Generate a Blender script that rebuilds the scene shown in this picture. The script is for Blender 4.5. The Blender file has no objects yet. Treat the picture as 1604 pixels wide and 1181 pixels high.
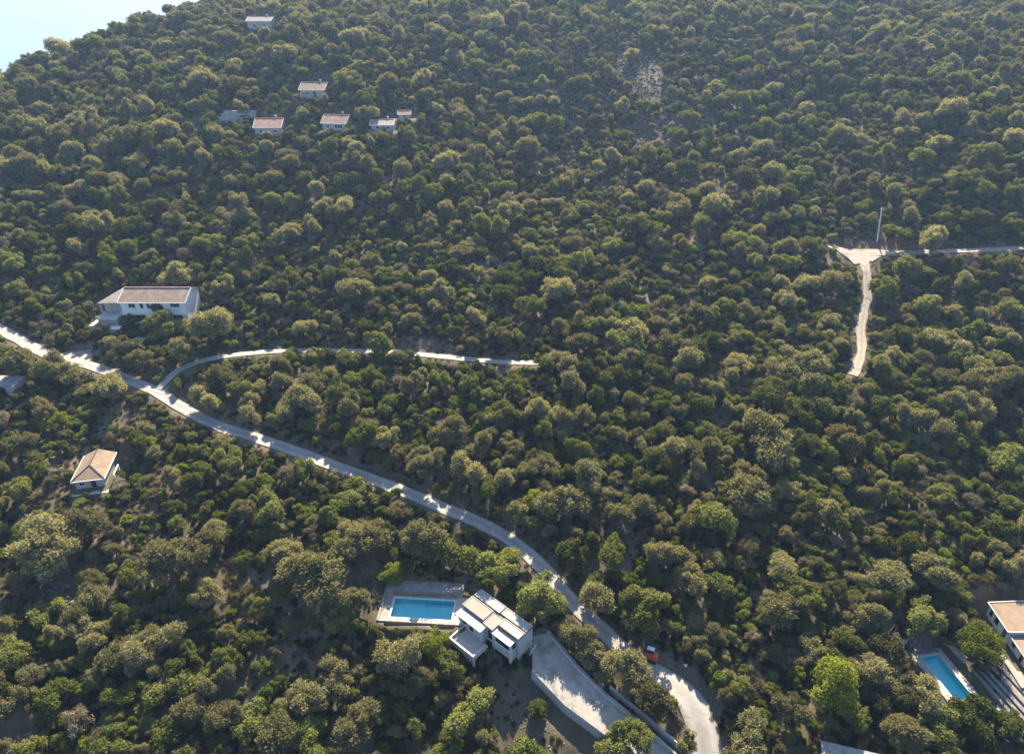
import bpy, math, random
import numpy as np
from mathutils import Vector, Matrix, noise as mnoise

sc = bpy.context.scene
COL = sc.collection
R = math.radians
rng = np.random.default_rng(7)
random.seed(7)

# ------------------------------------------------------------------ camera
FPX, CX, CY, PITCH = 1070.0, 802.0, 590.5, R(31.0)
cam = bpy.data.cameras.new('camera')
cam.sensor_width = 36.0
cam.lens = 36.0 * FPX / 1604.0
cam.clip_start, cam.clip_end = 1.0, 60000.0
camo = bpy.data.objects.new('camera', cam)
camo.location = (0, 0, 0)                       # heights below are metres under the drone
camo.rotation_euler = (R(90) - PITCH, 0, 0)
COL.objects.link(camo)
sc.camera = camo

# ------------------------------------------------------------------ sky, sun, exposure
SUN_EL, SUN_AZ = R(40), R(5)                   # azimuth clockwise from +Y (straight ahead)
w = bpy.data.worlds.new('World'); sc.world = w; w.use_nodes = True
nt = w.node_tree
sky = nt.nodes.new('ShaderNodeTexSky'); sky.sky_type = 'NISHITA'; sky.sun_disc = False
sky.sun_elevation, sky.sun_rotation = SUN_EL, SUN_AZ
sky.air_density, sky.dust_density, sky.ozone_density = 1.0, 0.6, 3.0
nt.links.new(sky.outputs[0], nt.nodes['Background'].inputs[0])
nt.nodes['Background'].inputs[1].default_value = 0.085
sun = bpy.data.lights.new('sun', 'SUN'); sun.energy = 5.0; sun.angle = R(0.53); sun.color = (1.0, 0.87, 0.66)
suno = bpy.data.objects.new('sun', sun); COL.objects.link(suno)
sdir = Vector((math.sin(SUN_AZ) * math.cos(SUN_EL), math.cos(SUN_AZ) * math.cos(SUN_EL), math.sin(SUN_EL)))
suno.rotation_euler = sdir.to_track_quat('Z', 'Y').to_euler()
suno.location = sdir * 300
vs = sc.view_settings
vs.view_transform = 'Standard'; vs.look = 'None'; vs.gamma = 1.0; vs.use_curve_mapping = False
vs.exposure = 1.7
sc.cycles.max_bounces = 6; sc.cycles.diffuse_bounces = 3; sc.cycles.glossy_bounces = 2
sc.cycles.transmission_bounces = 3; sc.cycles.transparent_max_bounces = 8; sc.cycles.volume_bounces = 0
sc.cycles.caustics_reflective = False; sc.cycles.caustics_refractive = False

# ------------------------------------------------------------------ materials
MATS = {}
def nodes_of(name):
    m = bpy.data.materials.new(name); m.use_nodes = True
    return m, m.node_tree.nodes, m.node_tree.links
def surf(name, c1, c2=None, scale=1.0, rough=0.85, bump=0.0, bscale=None, c3=None, s3=0.2, t3=(0.5, 0.65), spec=0.2, coord='Object', detail=6.0):
    """Principled surface whose colour wanders between two tones, with stains of a third."""
    m, n, l = nodes_of(name)
    b = n['Principled BSDF']; b.inputs['Roughness'].default_value = rough
    b.inputs['Specular IOR Level'].default_value = spec
    tc = n.new('ShaderNodeTexCoord')
    c2 = c2 or tuple(x * 0.8 for x in c1)
    nz = n.new('ShaderNodeTexNoise'); nz.inputs['Scale'].default_value = scale; nz.inputs['Detail'].default_value = detail
    nz.inputs['Roughness'].default_value = 0.65
    l.new(tc.outputs[coord], nz.inputs['Vector'])
    r = n.new('ShaderNodeValToRGB'); r.color_ramp.elements[0].position = 0.35; r.color_ramp.elements[1].position = 0.65
    r.color_ramp.elements[0].color = (*c1, 1); r.color_ramp.elements[1].color = (*c2, 1)
    l.new(nz.outputs['Fac'], r.inputs['Fac'])
    out = r.outputs['Color']
    if c3:
        n2 = n.new('ShaderNodeTexNoise'); n2.inputs['Scale'].default_value = s3; n2.inputs['Detail'].default_value = 5
        l.new(tc.outputs[coord], n2.inputs['Vector'])
        mr = n.new('ShaderNodeMapRange'); mr.inputs['From Min'].default_value = t3[0]; mr.inputs['From Max'].default_value = t3[1]
        l.new(n2.outputs['Fac'], mr.inputs['Value'])
        mx = n.new('ShaderNodeMixRGB'); mx.inputs['Color2'].default_value = (*c3, 1)
        l.new(mr.outputs['Result'], mx.inputs['Fac']); l.new(out, mx.inputs['Color1'])
        out = mx.outputs['Color']
    l.new(out, b.inputs['Base Color'])
    if bump:
        n3 = n.new('ShaderNodeTexNoise'); n3.inputs['Scale'].default_value = bscale or scale * 4; n3.inputs['Detail'].default_value = 4
        l.new(tc.outputs[coord], n3.inputs['Vector'])
        bp = n.new('ShaderNodeBump'); bp.inputs['Strength'].default_value = bump; bp.inputs['Distance'].default_value = 0.1
        l.new(n3.outputs['Fac'], bp.inputs['Height']); l.new(bp.outputs['Normal'], b.inputs['Normal'])
    MATS[name] = m
    return m
def leafmat(name, dark, light, tint, trans=0.30, vary=0.5):
    """Two-sided leaf: diffuse plus translucent; tone by tree (object random), by spray (noise) and by leaf."""
    m, n, l = nodes_of(name)
    n.remove(n['Principled BSDF']); out = n['Material Output']
    oi = n.new('ShaderNodeObjectInfo'); at = n.new('ShaderNodeAttribute'); at.attribute_name = 'leafrnd'
    tc = n.new('ShaderNodeTexCoord')
    nz = n.new('ShaderNodeTexNoise'); nz.inputs['Scale'].default_value = 3.0; nz.inputs['Detail'].default_value = 2
    l.new(tc.outputs['Object'], nz.inputs['Vector'])
    a1 = n.new('ShaderNodeMath'); a1.operation = 'MULTIPLY_ADD'; a1.inputs[1].default_value = 0.45; a1.inputs[2].default_value = 0.0
    l.new(at.outputs['Fac'], a1.inputs[0])
    a2 = n.new('ShaderNodeMath'); a2.operation = 'MULTIPLY_ADD'; a2.inputs[1].default_value = 0.55
    l.new(nz.outputs['Fac'], a2.inputs[0]); l.new(a1.outputs[0], a2.inputs[2])
    r = n.new('ShaderNodeValToRGB'); r.color_ramp.elements[0].position = 0.2; r.color_ramp.elements[1].position = 0.8
    r.color_ramp.elements[0].color = (*dark, 1); r.color_ramp.elements[1].color = (*light, 1)
    l.new(a2.outputs[0], r.inputs['Fac'])
    mr = n.new('ShaderNodeMath'); mr.operation = 'MULTIPLY'; mr.inputs[1].default_value = vary
    l.new(oi.outputs['Random'], mr.inputs[0])
    mx = n.new('ShaderNodeMixRGB'); mx.inputs['Color2'].default_value = (*tint, 1)
    l.new(mr.outputs[0], mx.inputs['Fac']); l.new(r.outputs['Color'], mx.inputs['Color1'])
    # a second, decorrelated per-tree brightness
    fr = n.new('ShaderNodeMath'); fr.operation = 'MULTIPLY'; fr.inputs[1].default_value = 7.31
    l.new(oi.outputs['Random'], fr.inputs[0])
    fc = n.new('ShaderNodeMath'); fc.operation = 'FRACT'; l.new(fr.outputs[0], fc.inputs[0])
    hv = n.new('ShaderNodeHueSaturation')
    vr = n.new('ShaderNodeMapRange'); vr.inputs['To Min'].default_value = 0.60; vr.inputs['To Max'].default_value = 1.35
    l.new(fc.outputs[0], vr.inputs['Value']); l.new(vr.outputs['Result'], hv.inputs['Value'])
    l.new(mx.outputs['Color'], hv.inputs['Color'])
    d = n.new('ShaderNodeBsdfDiffuse'); t = n.new('ShaderNodeBsdfTranslucent'); ms = n.new('ShaderNodeMixShader')
    ms.inputs[0].default_value = trans
    tm = n.new('ShaderNodeMixRGB'); tm.blend_type = 'MULTIPLY'; tm.inputs['Fac'].default_value = 1.0; tm.inputs['Color2'].default_value = (1.45, 1.35, .75, 1)
    l.new(hv.outputs['Color'], tm.inputs['Color1']); l.new(hv.outputs['Color'], d.inputs['Color']); l.new(tm.outputs['Color'], t.inputs['Color'])
    l.new(d.outputs[0], ms.inputs[1]); l.new(t.outputs[0], ms.inputs[2]); l.new(ms.outputs[0], out.inputs['Surface'])
    MATS[name] = m
    return m

surf('earth', (0.105, 0.080, 0.056), (0.20, 0.155, 0.11), 0.35, 0.95, 0.6, 3.0, c3=(0.085, 0.074, 0.045), s3=0.06, t3=(0.40, 0.56), detail=9)
surf('concrete_road', (0.40, 0.38, 0.355), (0.325, 0.31, 0.29), 0.5, 0.9, 0.15, 8, c3=(0.31, 0.28, 0.24), s3=0.35, t3=(0.58, 0.74), detail=8)
def wear(name):
    """Wheel tracks, a dusty crown and slab joints worn into a road."""
    m = MATS[name]; n, l = m.node_tree.nodes, m.node_tree.links; b = n['Principled BSDF']; src = b.inputs['Base Color'].links[0].from_socket
    a = n.new('ShaderNodeAttribute'); a.attribute_name = 'across'; ab = n.new('ShaderNodeMath'); ab.operation = 'ABSOLUTE'; l.new(a.outputs['Fac'], ab.inputs[0])
    r = n.new('ShaderNodeValToRGB'); e = r.color_ramp.elements; e[0].position = 0; e[0].color = (.84, .82, .78, 1); e[1].position = 1; e[1].color = (.70, .66, .58, 1)
    for p, c in ((.3, (.90, .89, .87, 1)), (.5, (1.06, 1.05, 1.04, 1)), (.72, (1.0, .99, .97, 1)), (.88, (.86, .83, .78, 1))): q = e.new(p); q.color = c
    l.new(ab.outputs[0], r.inputs['Fac'])
    j = n.new('ShaderNodeAttribute'); j.attribute_name = 'along'; pm = n.new('ShaderNodeMath'); pm.operation = 'PINGPONG'; pm.inputs[1].default_value = 2.6; l.new(j.outputs['Fac'], pm.inputs[0])
    gt = n.new('ShaderNodeMath'); gt.operation = 'LESS_THAN'; gt.inputs[1].default_value = .06 if name == 'concrete_road' else -1; l.new(pm.outputs[0], gt.inputs[0])
    mx = n.new('ShaderNodeMixRGB'); mx.blend_type = 'MULTIPLY'; mx.inputs['Fac'].default_value = 1; l.new(src, mx.inputs['Color1']); l.new(r.outputs['Color'], mx.inputs['Color2'])
    m2 = n.new('ShaderNodeMixRGB'); m2.inputs['Color2'].default_value = (.30, .275, .25, 1); l.new(gt.outputs[0], m2.inputs['Fac']); l.new(mx.outputs['Color'], m2.inputs['Color1']); l.new(m2.outputs['Color'], b.inputs['Base Color'])
surf('gravel_road', (0.42, 0.37, 0.31), (0.32, 0.275, 0.23), 1.2, 0.95, 0.4, 7, c3=(0.27, 0.23, 0.18), s3=0.5, t3=(0.55, 0.7), detail=9)
surf('apron', (0.41, 0.385, 0.35), (0.33, 0.31, 0.285), 0.5, 0.9, 0.15, 8, c3=(0.31, 0.28, 0.24), s3=0.35, t3=(0.58, 0.74), detail=8); surf('gravel_apron', (0.44, 0.39, 0.33), (0.34, 0.29, 0.24), 1.2, 0.95, 0.4, 7, c3=(0.27, 0.23, 0.18), s3=0.5, t3=(0.55, 0.7), detail=9)
wear('concrete_road'); wear('gravel_road')
surf('yard_paving', (0.40, 0.365, 0.33), (0.31, 0.28, 0.25), 0.9, 0.9, 0.2, 6, c3=(0.23, 0.20, 0.175), s3=0.35, t3=(0.52, 0.66), detail=9)
surf('plaster', (0.43, 0.415, 0.395), (0.37, 0.36, 0.345), 0.8, 0.85, 0.1, 6, c3=(0.28, 0.265, 0.245), s3=0.5, t3=(0.55, 0.72))
surf('white_plaster', (0.74, 0.73, 0.70), (0.66, 0.65, 0.62), 0.7, 0.8, 0.1, 6, c3=(0.52, 0.50, 0.46), s3=0.5, t3=(0.6, 0.78))
surf('white_paint', (0.80, 0.79, 0.76), (0.74, 0.73, 0.70), 1.0, 0.6)
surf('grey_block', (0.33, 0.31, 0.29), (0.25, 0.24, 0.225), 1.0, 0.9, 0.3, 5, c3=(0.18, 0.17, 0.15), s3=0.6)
surf('stone', (0.36, 0.33, 0.30), (0.24, 0.22, 0.20), 0.9, 0.95, 0.5, 4)
surf('old_stone', (0.24, 0.225, 0.205), (0.17, 0.16, 0.145), 1.2, 0.95, 0.4, 5)
surf('pale_stone', (0.47, 0.43, 0.39), (0.33, 0.30, 0.27), 0.8, 0.95, 0.5, 4)
surf('villa_trim', (0.50, 0.485, 0.46), (0.43, 0.42, 0.40), 0.8, 0.85, 0.1, 6, c3=(0.34, 0.33, 0.31), s3=0.6, t3=(0.55, 0.7)); surf('canopy_white', (0.62, 0.61, 0.58), (0.54, 0.53, 0.50), 0.9, 0.7, c3=(0.44, 0.42, 0.39), s3=0.7, t3=(0.56, 0.72))
surf('roof_strip', (0.41, 0.385, 0.35), (0.35, 0.33, 0.30), 0.8, 0.9, 0.1, 5, c3=(0.27, 0.25, 0.225), s3=0.5)
surf('cream_roof', (0.32, 0.28, 0.235), (0.27, 0.235, 0.20), 0.8, 0.9, 0.1, 5, c3=(0.31, 0.275, 0.24), s3=0.4)
surf('tan_roof', (0.265, 0.195, 0.14), (0.225, 0.165, 0.118), 0.7, 0.9, 0.1, 5, c3=(0.185, 0.14, 0.105), s3=0.4)
surf('brown_tile', (0.255, 0.19, 0.15), (0.21, 0.155, 0.12), 0.9, 0.85, 0.3, 9, c3=(0.28, 0.23, 0.185), s3=0.5)
surf('rose_tile', (0.28, 0.175, 0.14), (0.225, 0.14, 0.11), 0.9, 0.85, 0.3, 9, c3=(0.31, 0.24, 0.20), s3=0.5)
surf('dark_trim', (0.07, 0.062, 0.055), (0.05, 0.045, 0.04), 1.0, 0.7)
surf('dark_glass', (0.018, 0.022, 0.028), (0.012, 0.014, 0.018), 1.0, 0.08, spec=0.5)
surf('dark_frame', (0.035, 0.034, 0.033), (0.05, 0.05, 0.048), 1.0, 0.5)
surf('pool_tile', (0.18, 0.84, 0.86), (0.26, 0.88, 0.90), 0.5, 0.5)
surf('coping', (0.50, 0.46, 0.41), (0.43, 0.40, 0.36), 0.9, 0.8)
surf('gravel_bed', (0.22, 0.20, 0.185), (0.31, 0.28, 0.255), 2.5, 0.95, 0.5, 9)
surf('orange_paint', (0.62, 0.13, 0.04), (0.52, 0.10, 0.035), 1.5, 0.45, spec=0.4)
surf('black_rubber', (0.025, 0.024, 0.023), (0.04, 0.038, 0.036), 2.0, 0.8)
surf('steel', (0.36, 0.36, 0.36), (0.28, 0.28, 0.28), 2.0, 0.5)
surf('pole_concrete', (0.36, 0.345, 0.325), (0.30, 0.29, 0.275), 0.6, 0.85)
surf('bark', (0.11, 0.085, 0.062), (0.065, 0.05, 0.037), 3.0, 0.95, 0.5, 12)
leafmat('olive_leaf', (0.046, 0.054, 0.026), (0.340, 0.328, 0.182), (0.235, 0.215, 0.115), 0.37, 0.60)
leafmat('oak_leaf', (0.020, 0.034, 0.009), (0.205, 0.240, 0.055), (0.190, 0.195, 0.065), 0.40, 0.75)
leafmat('under_leaf_shade', (0.014, 0.021, 0.008), (0.055, 0.064, 0.022), (0.050, 0.050, 0.022), 0.2, 0.6)  # darkened so gaps between trees look shadowed; shade is in the leaf colour
leafmat('shrub_leaf', (0.055, 0.085, 0.010), (0.225, 0.265, 0.038), (0.130, 0.160, 0.030), 0.36, 0.6)
leafmat('lime_leaf', (0.110, 0.140, 0.018), (0.260, 0.280, 0.045), (0.180, 0.205, 0.030), 0.42, 0.3)
leafmat('dry_leaf', (0.120, 0.098, 0.066), (0.270, 0.225, 0.160), (0.190, 0.175, 0.110), 0.25, 0.6)

m, n, l = nodes_of('pool_water')                # clear water: tinted see-through with a fresnel sheen
n.remove(n['Principled BSDF'])
tr = n.new('ShaderNodeBsdfTransparent'); tr.inputs[0].default_value = (0.74, 0.98, 1.0, 1)
gl = n.new('ShaderNodeBsdfGlossy'); gl.inputs['Roughness'].default_value = 0.03
fz = n.new('ShaderNodeFresnel'); fz.inputs[0].default_value = 1.33
nz = n.new('ShaderNodeTexNoise'); nz.inputs['Scale'].default_value = 2.0
bp = n.new('ShaderNodeBump'); bp.inputs['Strength'].default_value = 0.08
tc = n.new('ShaderNodeTexCoord'); l.new(tc.outputs['Object'], nz.inputs['Vector'])
l.new(nz.outputs['Fac'], bp.inputs['Height']); l.new(bp.outputs[0], gl.inputs['Normal']); l.new(bp.outputs[0], fz.inputs['Normal'])
ms = n.new('ShaderNodeMixShader'); l.new(fz.outputs[0], ms.inputs[0]); l.new(tr.outputs[0], ms.inputs[1]); l.new(gl.outputs[0], ms.inputs[2])
l.new(ms.outputs[0], n['Material Output'].inputs['Surface']); MATS['pool_water'] = m

m, n, l = nodes_of('sea_water')
b = n['Principled BSDF']; b.inputs['Base Color'].default_value = (0.12, 0.17, 0.20, 1); b.inputs['Roughness'].default_value = 0.32
tc = n.new('ShaderNodeTexCoord'); nz = n.new('ShaderNodeTexNoise'); nz.inputs['Scale'].default_value = 0.05; nz.inputs['Detail'].default_value = 6
l.new(tc.outputs['Object'], nz.inputs['Vector']); bp = n.new('ShaderNodeBump'); bp.inputs['Strength'].default_value = 0.3; bp.inputs['Distance'].default_value = 1.0
l.new(nz.outputs['Fac'], bp.inputs['Height']); l.new(bp.outputs[0], b.inputs['Normal']); MATS['sea_water'] = m

# ------------------------------------------------------------------ helpers
def link(o, parent=None):
    COL.objects.link(o)
    if parent is not None: o.parent = parent
    return o
def tag(o, label=None, cat=None, group=None, kind=None):
    if label: o['label'] = label
    if cat: o['category'] = cat
    if group: o['group'] = group
    if kind: o['kind'] = kind
    return o
def thing(name, label, cat, loc=(0, 0, 0), rz=0.0, group=None):
    o = bpy.data.objects.new(name, None); o.empty_display_size = 0.3
    o.location = loc; o.rotation_euler = (0, 0, rz)
    return tag(link(o), label, cat, group)
class MB:
    """Collects faces; build() links them as one mesh object."""
    def __init__(s): s.v = []; s.f = []
    def quad(s, *p):
        k = len(s.v); s.v += [tuple(q) for q in p]; s.f.append(tuple(range(k, k + len(p)))); return s
    def box(s, x0, x1, y0, y1, z0, z1):
        return s.prism([(x0, y0), (x1, y0), (x1, y1), (x0, y1)], z0, z1)
    def prism(s, poly, z0, z1):
        """Closed prism over a ccw polygon; z0/z1 numbers or per-corner lists."""
        nn = len(poly); k = len(s.v)
        a = z0 if hasattr(z0, '__len__') else [z0] * nn; b = z1 if hasattr(z1, '__len__') else [z1] * nn
        ar = sum(poly[i][0] * poly[(i + 1) % nn][1] - poly[(i + 1) % nn][0] * poly[i][1] for i in range(nn))
        if ar < 0: poly = poly[::-1]; a = list(a)[::-1]; b = list(b)[::-1]
        s.v += [(p[0], p[1], z) for p, z in zip(poly, a)] + [(p[0], p[1], z) for p, z in zip(poly, b)]
        s.f.append(tuple(range(k + nn - 1, k - 1, -1))); s.f.append(tuple(range(k + nn, k + 2 * nn)))
        for i in range(nn):
            j = (i + 1) % nn; s.f.append((k + i, k + j, k + nn + j, k + nn + i))
        return s
    def bar(s, p, q, wd, ht=None):
        """Rectangular bar between two points."""
        p, q = Vector(p), Vector(q); d = (q - p).normalized(); ht = ht or wd
        sd = d.cross(Vector((0, 0, 1))); sd = Vector((1, 0, 0)) if sd.length < 1e-3 else sd.normalized()
        up = sd.cross(d).normalized(); k = len(s.v)
        for c in (p, q):
            for a, b in ((-1, -1), (1, -1), (1, 1), (-1, 1)): s.v.append(tuple(c + sd * a * wd / 2 + up * b * ht / 2))
        s.f += [(k, k + 1, k + 2, k + 3), (k + 7, k + 6, k + 5, k + 4)]
        for i in range(4):
            j = (i + 1) % 4; s.f.append((k + j, k + i, k + 4 + i, k + 4 + j))
        return s
    def cyl(s, p, q, r0, r1=None, n=10):
        p, q = Vector(p), Vector(q); r1 = r0 if r1 is None else r1; d = (q - p).normalized()
        a = d.orthogonal().normalized(); b = d.cross(a); k = len(s.v)
        for c, r in ((p, r0), (q, r1)):
            for i in range(n):
                t = 2 * math.pi * i / n; s.v.append(tuple(c + (a * math.cos(t) + b * math.sin(t)) * r))
        for i in range(n):
            j = (i + 1) % n; s.f.append((k + i, k + j, k + n + j, k + n + i))
        s.f += [tuple(range(k + n - 1, k - 1, -1)), tuple(range(k + n, k + 2 * n))]
        return s
    def mesh(s, name, mat):
        me = bpy.data.meshes.new(name); me.from_pydata(s.v, [], s.f); me.materials.append(MATS[mat]); me.update(); return me
    def build(s, name, mat, parent=None, smooth=False, bevel=0.0):
        me = s.mesh(name, mat); o = bpy.data.objects.new(name, me); link(o, parent)
        if smooth:
            for p in me.polygons: p.use_smooth = True
        if bevel:
            md = o.modifiers.new('bevel', 'BEVEL'); md.width = bevel; md.segments = 1; md.limit_method = 'ANGLE'
        return o

# ------------------------------------------------------------------ the hillside: heights
S = 1.25
cp, sp = math.cos(PITCH), math.sin(PITCH)
PYK = np.array([-400, -200, 0, 50, 69, 136, 197, 245, 262, 285, 330, 400, 520, 700, 1000.])
PDK = np.array([200, 165, 103, 86, 81, 63, 38.5, 20.5, 16, 13, -6, -30, -45, -20, 60.])
def softp(t, wd): return wd * np.logaddexp(0, t / wd)
def bell(X, Y, x0, y0, sx, sy, a=0):
    c, s = math.cos(a), math.sin(a); u = (X - x0) * c + (Y - y0) * s; v = -(X - x0) * s + (Y - y0) * c
    return np.exp(-(u / sx) ** 2 - (v / sy) ** 2)
def zbase(X, Y):
    X = np.asarray(X, float) / S; Y = np.asarray(Y, float) / S
    D = sum(np.interp(Y + k, PYK, PDK) for k in (-10, -5, 0, 5, 10)) / 5
    D = D + softp((X + 158) * -.78 + (Y - 232) * .62 - 10.5, 9) + .10 * softp(-X - 150, 30)
    D = D - 10 * bell(X, Y, 150, 170, 42, 70, .25) + 8 * bell(X, Y, 85, 215, 26, 50, -.2) + 7 * bell(X, Y, 12, 195, 36, 38, .3) - 4 * bell(X, Y, -45, 215, 20, 45, .5)
    D = D + 1.2 * np.sin(X / 23 + 1.3) * np.sin(Y / 31 + .4) + .5 * np.sin(X / 9.1 + Y / 14) * np.sin(Y / 8.3 - X / 17)
    return -S * D
def ray(px, py):
    x = (np.asarray(px, float) - CX) / FPX; u = (CY - np.asarray(py, float)) / FPX
    return x, cp + u * sp, -sp + u * cp
def ground(px, py, lift=0.0):
    """Where the ray through a photograph pixel meets the hillside (or a sheet lift metres above it)."""
    x, y, z = ray(px, py); t = np.arange(40, 520, .5)
    k = np.argmax(z * t < zbase(x * t, y * t) + lift); t = t[k] - .25
    return np.array([x * t, y * t, z * t - lift])
def atz(px, py, z):
    x, y, zz = ray(px, py); t = z / zz; return (float(x * t), float(y * t))
def proj(X, Y, Z):
    f = Y * cp - Z * sp; u = Y * sp + Z * cp
    return CX + FPX * X / f, CY - FPX * u / f, f

def polyline(pix, step=1.5, smooth=4):
    """Photograph pixels along a road to an evenly spaced, smoothed centre line on the hillside."""
    P = np.array([ground(*p) for p in pix])
    d = np.r_[0, np.cumsum(np.linalg.norm(np.diff(P[:, :2], axis=0), axis=1))]
    t = np.arange(0, d[-1], step); Q = np.stack([np.interp(t, d, P[:, i]) for i in range(3)], 1)
    for _ in range(smooth * 3):
        Q[1:-1, 2] = (Q[:-2, 2] + Q[1:-1, 2] * 2 + Q[2:, 2]) / 4
    for _ in range(smooth):
        Q[1:-1, :2] = (Q[:-2, :2] + Q[1:-1, :2] * 2 + Q[2:, :2]) / 4
    return Q

ROADS = {
 'lane': ([(1112, 1240), (1107, 1180), (1101, 1135), (1088, 1097), (1056, 1071), (1020, 1050), (990, 1030), (969, 1011), (956, 997), (940, 984), (923, 969), (905, 952), (881, 924), (857, 895), (830, 868), (795, 841), (750, 817), (700, 797), (640, 772), (580, 749), (520, 728), (460, 705), (400, 685), (350, 670), (310, 653), (275, 632), (247, 613), (215, 600), (180, 586), (130, 568), (82, 559), (45, 541), (0, 514), (-50, 488)], 3.1, 'concrete_road'),
 'terrace': ([(247, 610), (258, 596), (275, 580), (300, 568), (335, 560), (380, 554), (440, 549), (520, 549), (600, 550), (660, 555), (720, 561), (780, 567), (832, 568), (852, 568)], 2.1, 'concrete_road'),
 'upper': ([(1290, 381), (1310, 390), (1335, 396), (1370, 398), (1420, 396), (1480, 393), (1560, 391), (1640, 386), (1700, 380)], 3.0, 'gravel_road'),
 'stem': ([(1352, 398), (1353, 414), (1356, 440), (1358, 462), (1354, 488), (1347, 512), (1350, 535), (1349, 556), (1344, 572), (1335, 588)], 2.3, 'gravel_road'),
}
LINES = {k: polyline(v[0]) for k, v in ROADS.items()}
# junction heights agree
for a, b in (('terrace', 'lane'), ('stem', 'upper')):
    P, Q = LINES[a], LINES[b]
    z = Q[np.argmin(np.hypot(*(Q[:, :2] - P[0, :2]).T)), 2]; dz = z - P[0, 2]
    P[:, 2] += dz * np.exp(-np.arange(len(P)) / 6.0)

# level pads: (polygon, height at points -> plane, blend)
ZD = float(ground(665, 952)[2])                     # villa pool deck
VA = np.array([-5.56, 87.53]); VU = np.array([.749, -.663]); VV = np.array([-.663, -.749])
def vl(u, v): p = VA + VU * u + VV * v; return (float(p[0]), float(p[1]))
PADS = []
def pad(poly, z, blend=2.5):
    """z a number, or a function of X, Y."""
    PADS.append((np.array(poly, float), z, blend))
def rect(cx, cy, wx, wy, a=0.0):
    c, s = math.cos(a), math.sin(a)
    return [(cx + x * c - y * s, cy + x * s + y * c) for x, y in ((-wx / 2, -wy / 2), (wx / 2, -wy / 2), (wx / 2, wy / 2), (-wx / 2, wy / 2))]
pad([(-24.6, 82.6), (-9.3, 81.6), (-5.5, 87.5), (-8.6, 91.2), (-24.6, 92.0)], ZD - .05, 1.6)
DRV = [atz(*p, z) + (z,) for p, z in (((834, 998), ZD - 1.6), ((834, 1049), ZD - 2.3), ((885, 1102), ZD - 3.6), ((950, 1152), ZD - 5.2), ((1010, 1200), ZD - 6.6),
       ((1075, 1200), ZD - 6.6), ((1000, 1133), ZD - 5.0), ((945, 1086), ZD - 3.6), ((905, 1046), ZD - 2.6), ((858, 992), ZD - 1.6))]
_A = np.array([[x, y, 1] for x, y, z in DRV]); _c = np.linalg.lstsq(_A, np.array([z for x, y, z in DRV]), rcond=None)[0]
def zdrive(X, Y): return _c[0] * X + _c[1] * Y + _c[2]
_L = np.array([p[:2] for p in DRV[1:5]]); _off = np.array([-.70, -.72])
pad(np.concatenate([_L + _off * .3, (_L + _off * 3.2)[::-1]]), lambda X, Y: zdrive(X, Y) - 2.1, 2.0)
pad([(x - .5 * (i in (1, 2, 3, 4)) * -1.0, y + .55 * (i in (1, 2, 3, 4))) for i, (x, y, z) in enumerate(DRV)], lambda X, Y: zdrive(X, Y) - .12, .5)
HIP = (-89.0, 116.0, -94.3, R(12))
pad(rect(HIP[0], HIP[1], 9, 11.5, HIP[3]), HIP[2], 2.5)
WH = (-95.0, 169.2, -82.2)
pad(rect(-97.5, 168.8, 25, 12), WH[2], 3)
RVZ = -102.7
pad([(86, 74), (98, 73), (98, 89), (85, 88)], RVZ, 1.2)
P2 = [atz(*p, -104.0) for p in ((1443, 1029), (1468, 1024), (1523, 1083), (1498, 1098))]
pad([(70.5, 79.6), (76.6, 80.0), (79.6, 68.5), (72.0, 66.5)], -104.05, 1.2)
FAR = {}
for k, (px, py) in dict(h1=(408, 52), h2=(490, 154), h3=(421, 213), h4=(524, 206), h5=(599, 207), h6=(634, 188)).items():
    FAR[k] = ground(px, py); pad(rect(FAR[k][0], FAR[k][1] + 4.0, 10, 9), FAR[k][2] - .05, 2.5)

MOUTHS = []                                         # flared mouths where the roads meet
def mouth(name, pix, mat, lift, key, low=None):
    q = []
    for px, py in pix:
        g = ground(px, py); P = LINES[low if low and py > 409 else key]; i = np.argmin(np.hypot(P[:, 0] - g[0], P[:, 1] - g[1])); q.append(atz(px, py, P[i, 2]) + (P[i, 2],))
    A_ = np.array([[x, y, 1] for x, y, z in q]); c = np.linalg.lstsq(A_, np.array([z for x, y, z in q]), rcond=None)[0]
    f = lambda X, Y: c[0] * X + c[1] * Y + c[2]
    if low:
        P = LINES[low]; k = np.exp(-np.maximum(0, np.arange(len(P)) * 1.5 - 9) / 9.0); P[:, 2] += (f(P[:, 0], P[:, 1]) - P[:, 2]) * k
    pad([(x, y) for x, y, z in q], lambda X, Y: f(X, Y) - .16, 1.0); MOUTHS.append((name, mat, [(x, y, float(f(x, y)) + lift) for x, y, z in q]))
mouth('junction_apron', [(222, 604), (246, 606), (262, 596), (272, 590), (268, 602), (256, 618), (238, 613)], 'apron', .07, 'lane')
mouth('track_junction', [(1308, 389), (1330, 393), (1372, 394), (1425, 394), (1395, 398), (1378, 401), (1367, 406), (1361, 413), (1359, 420), (1350, 420), (1346, 415), (1340, 408), (1329, 401), (1318, 396)], 'gravel_apron', .08, 'upper', 'stem')
mouth('track_entrance', [(84, 557), (108, 551), (142, 548), (146, 560), (130, 572), (104, 566)], 'gravel_apron', .07, 'lane')

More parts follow.
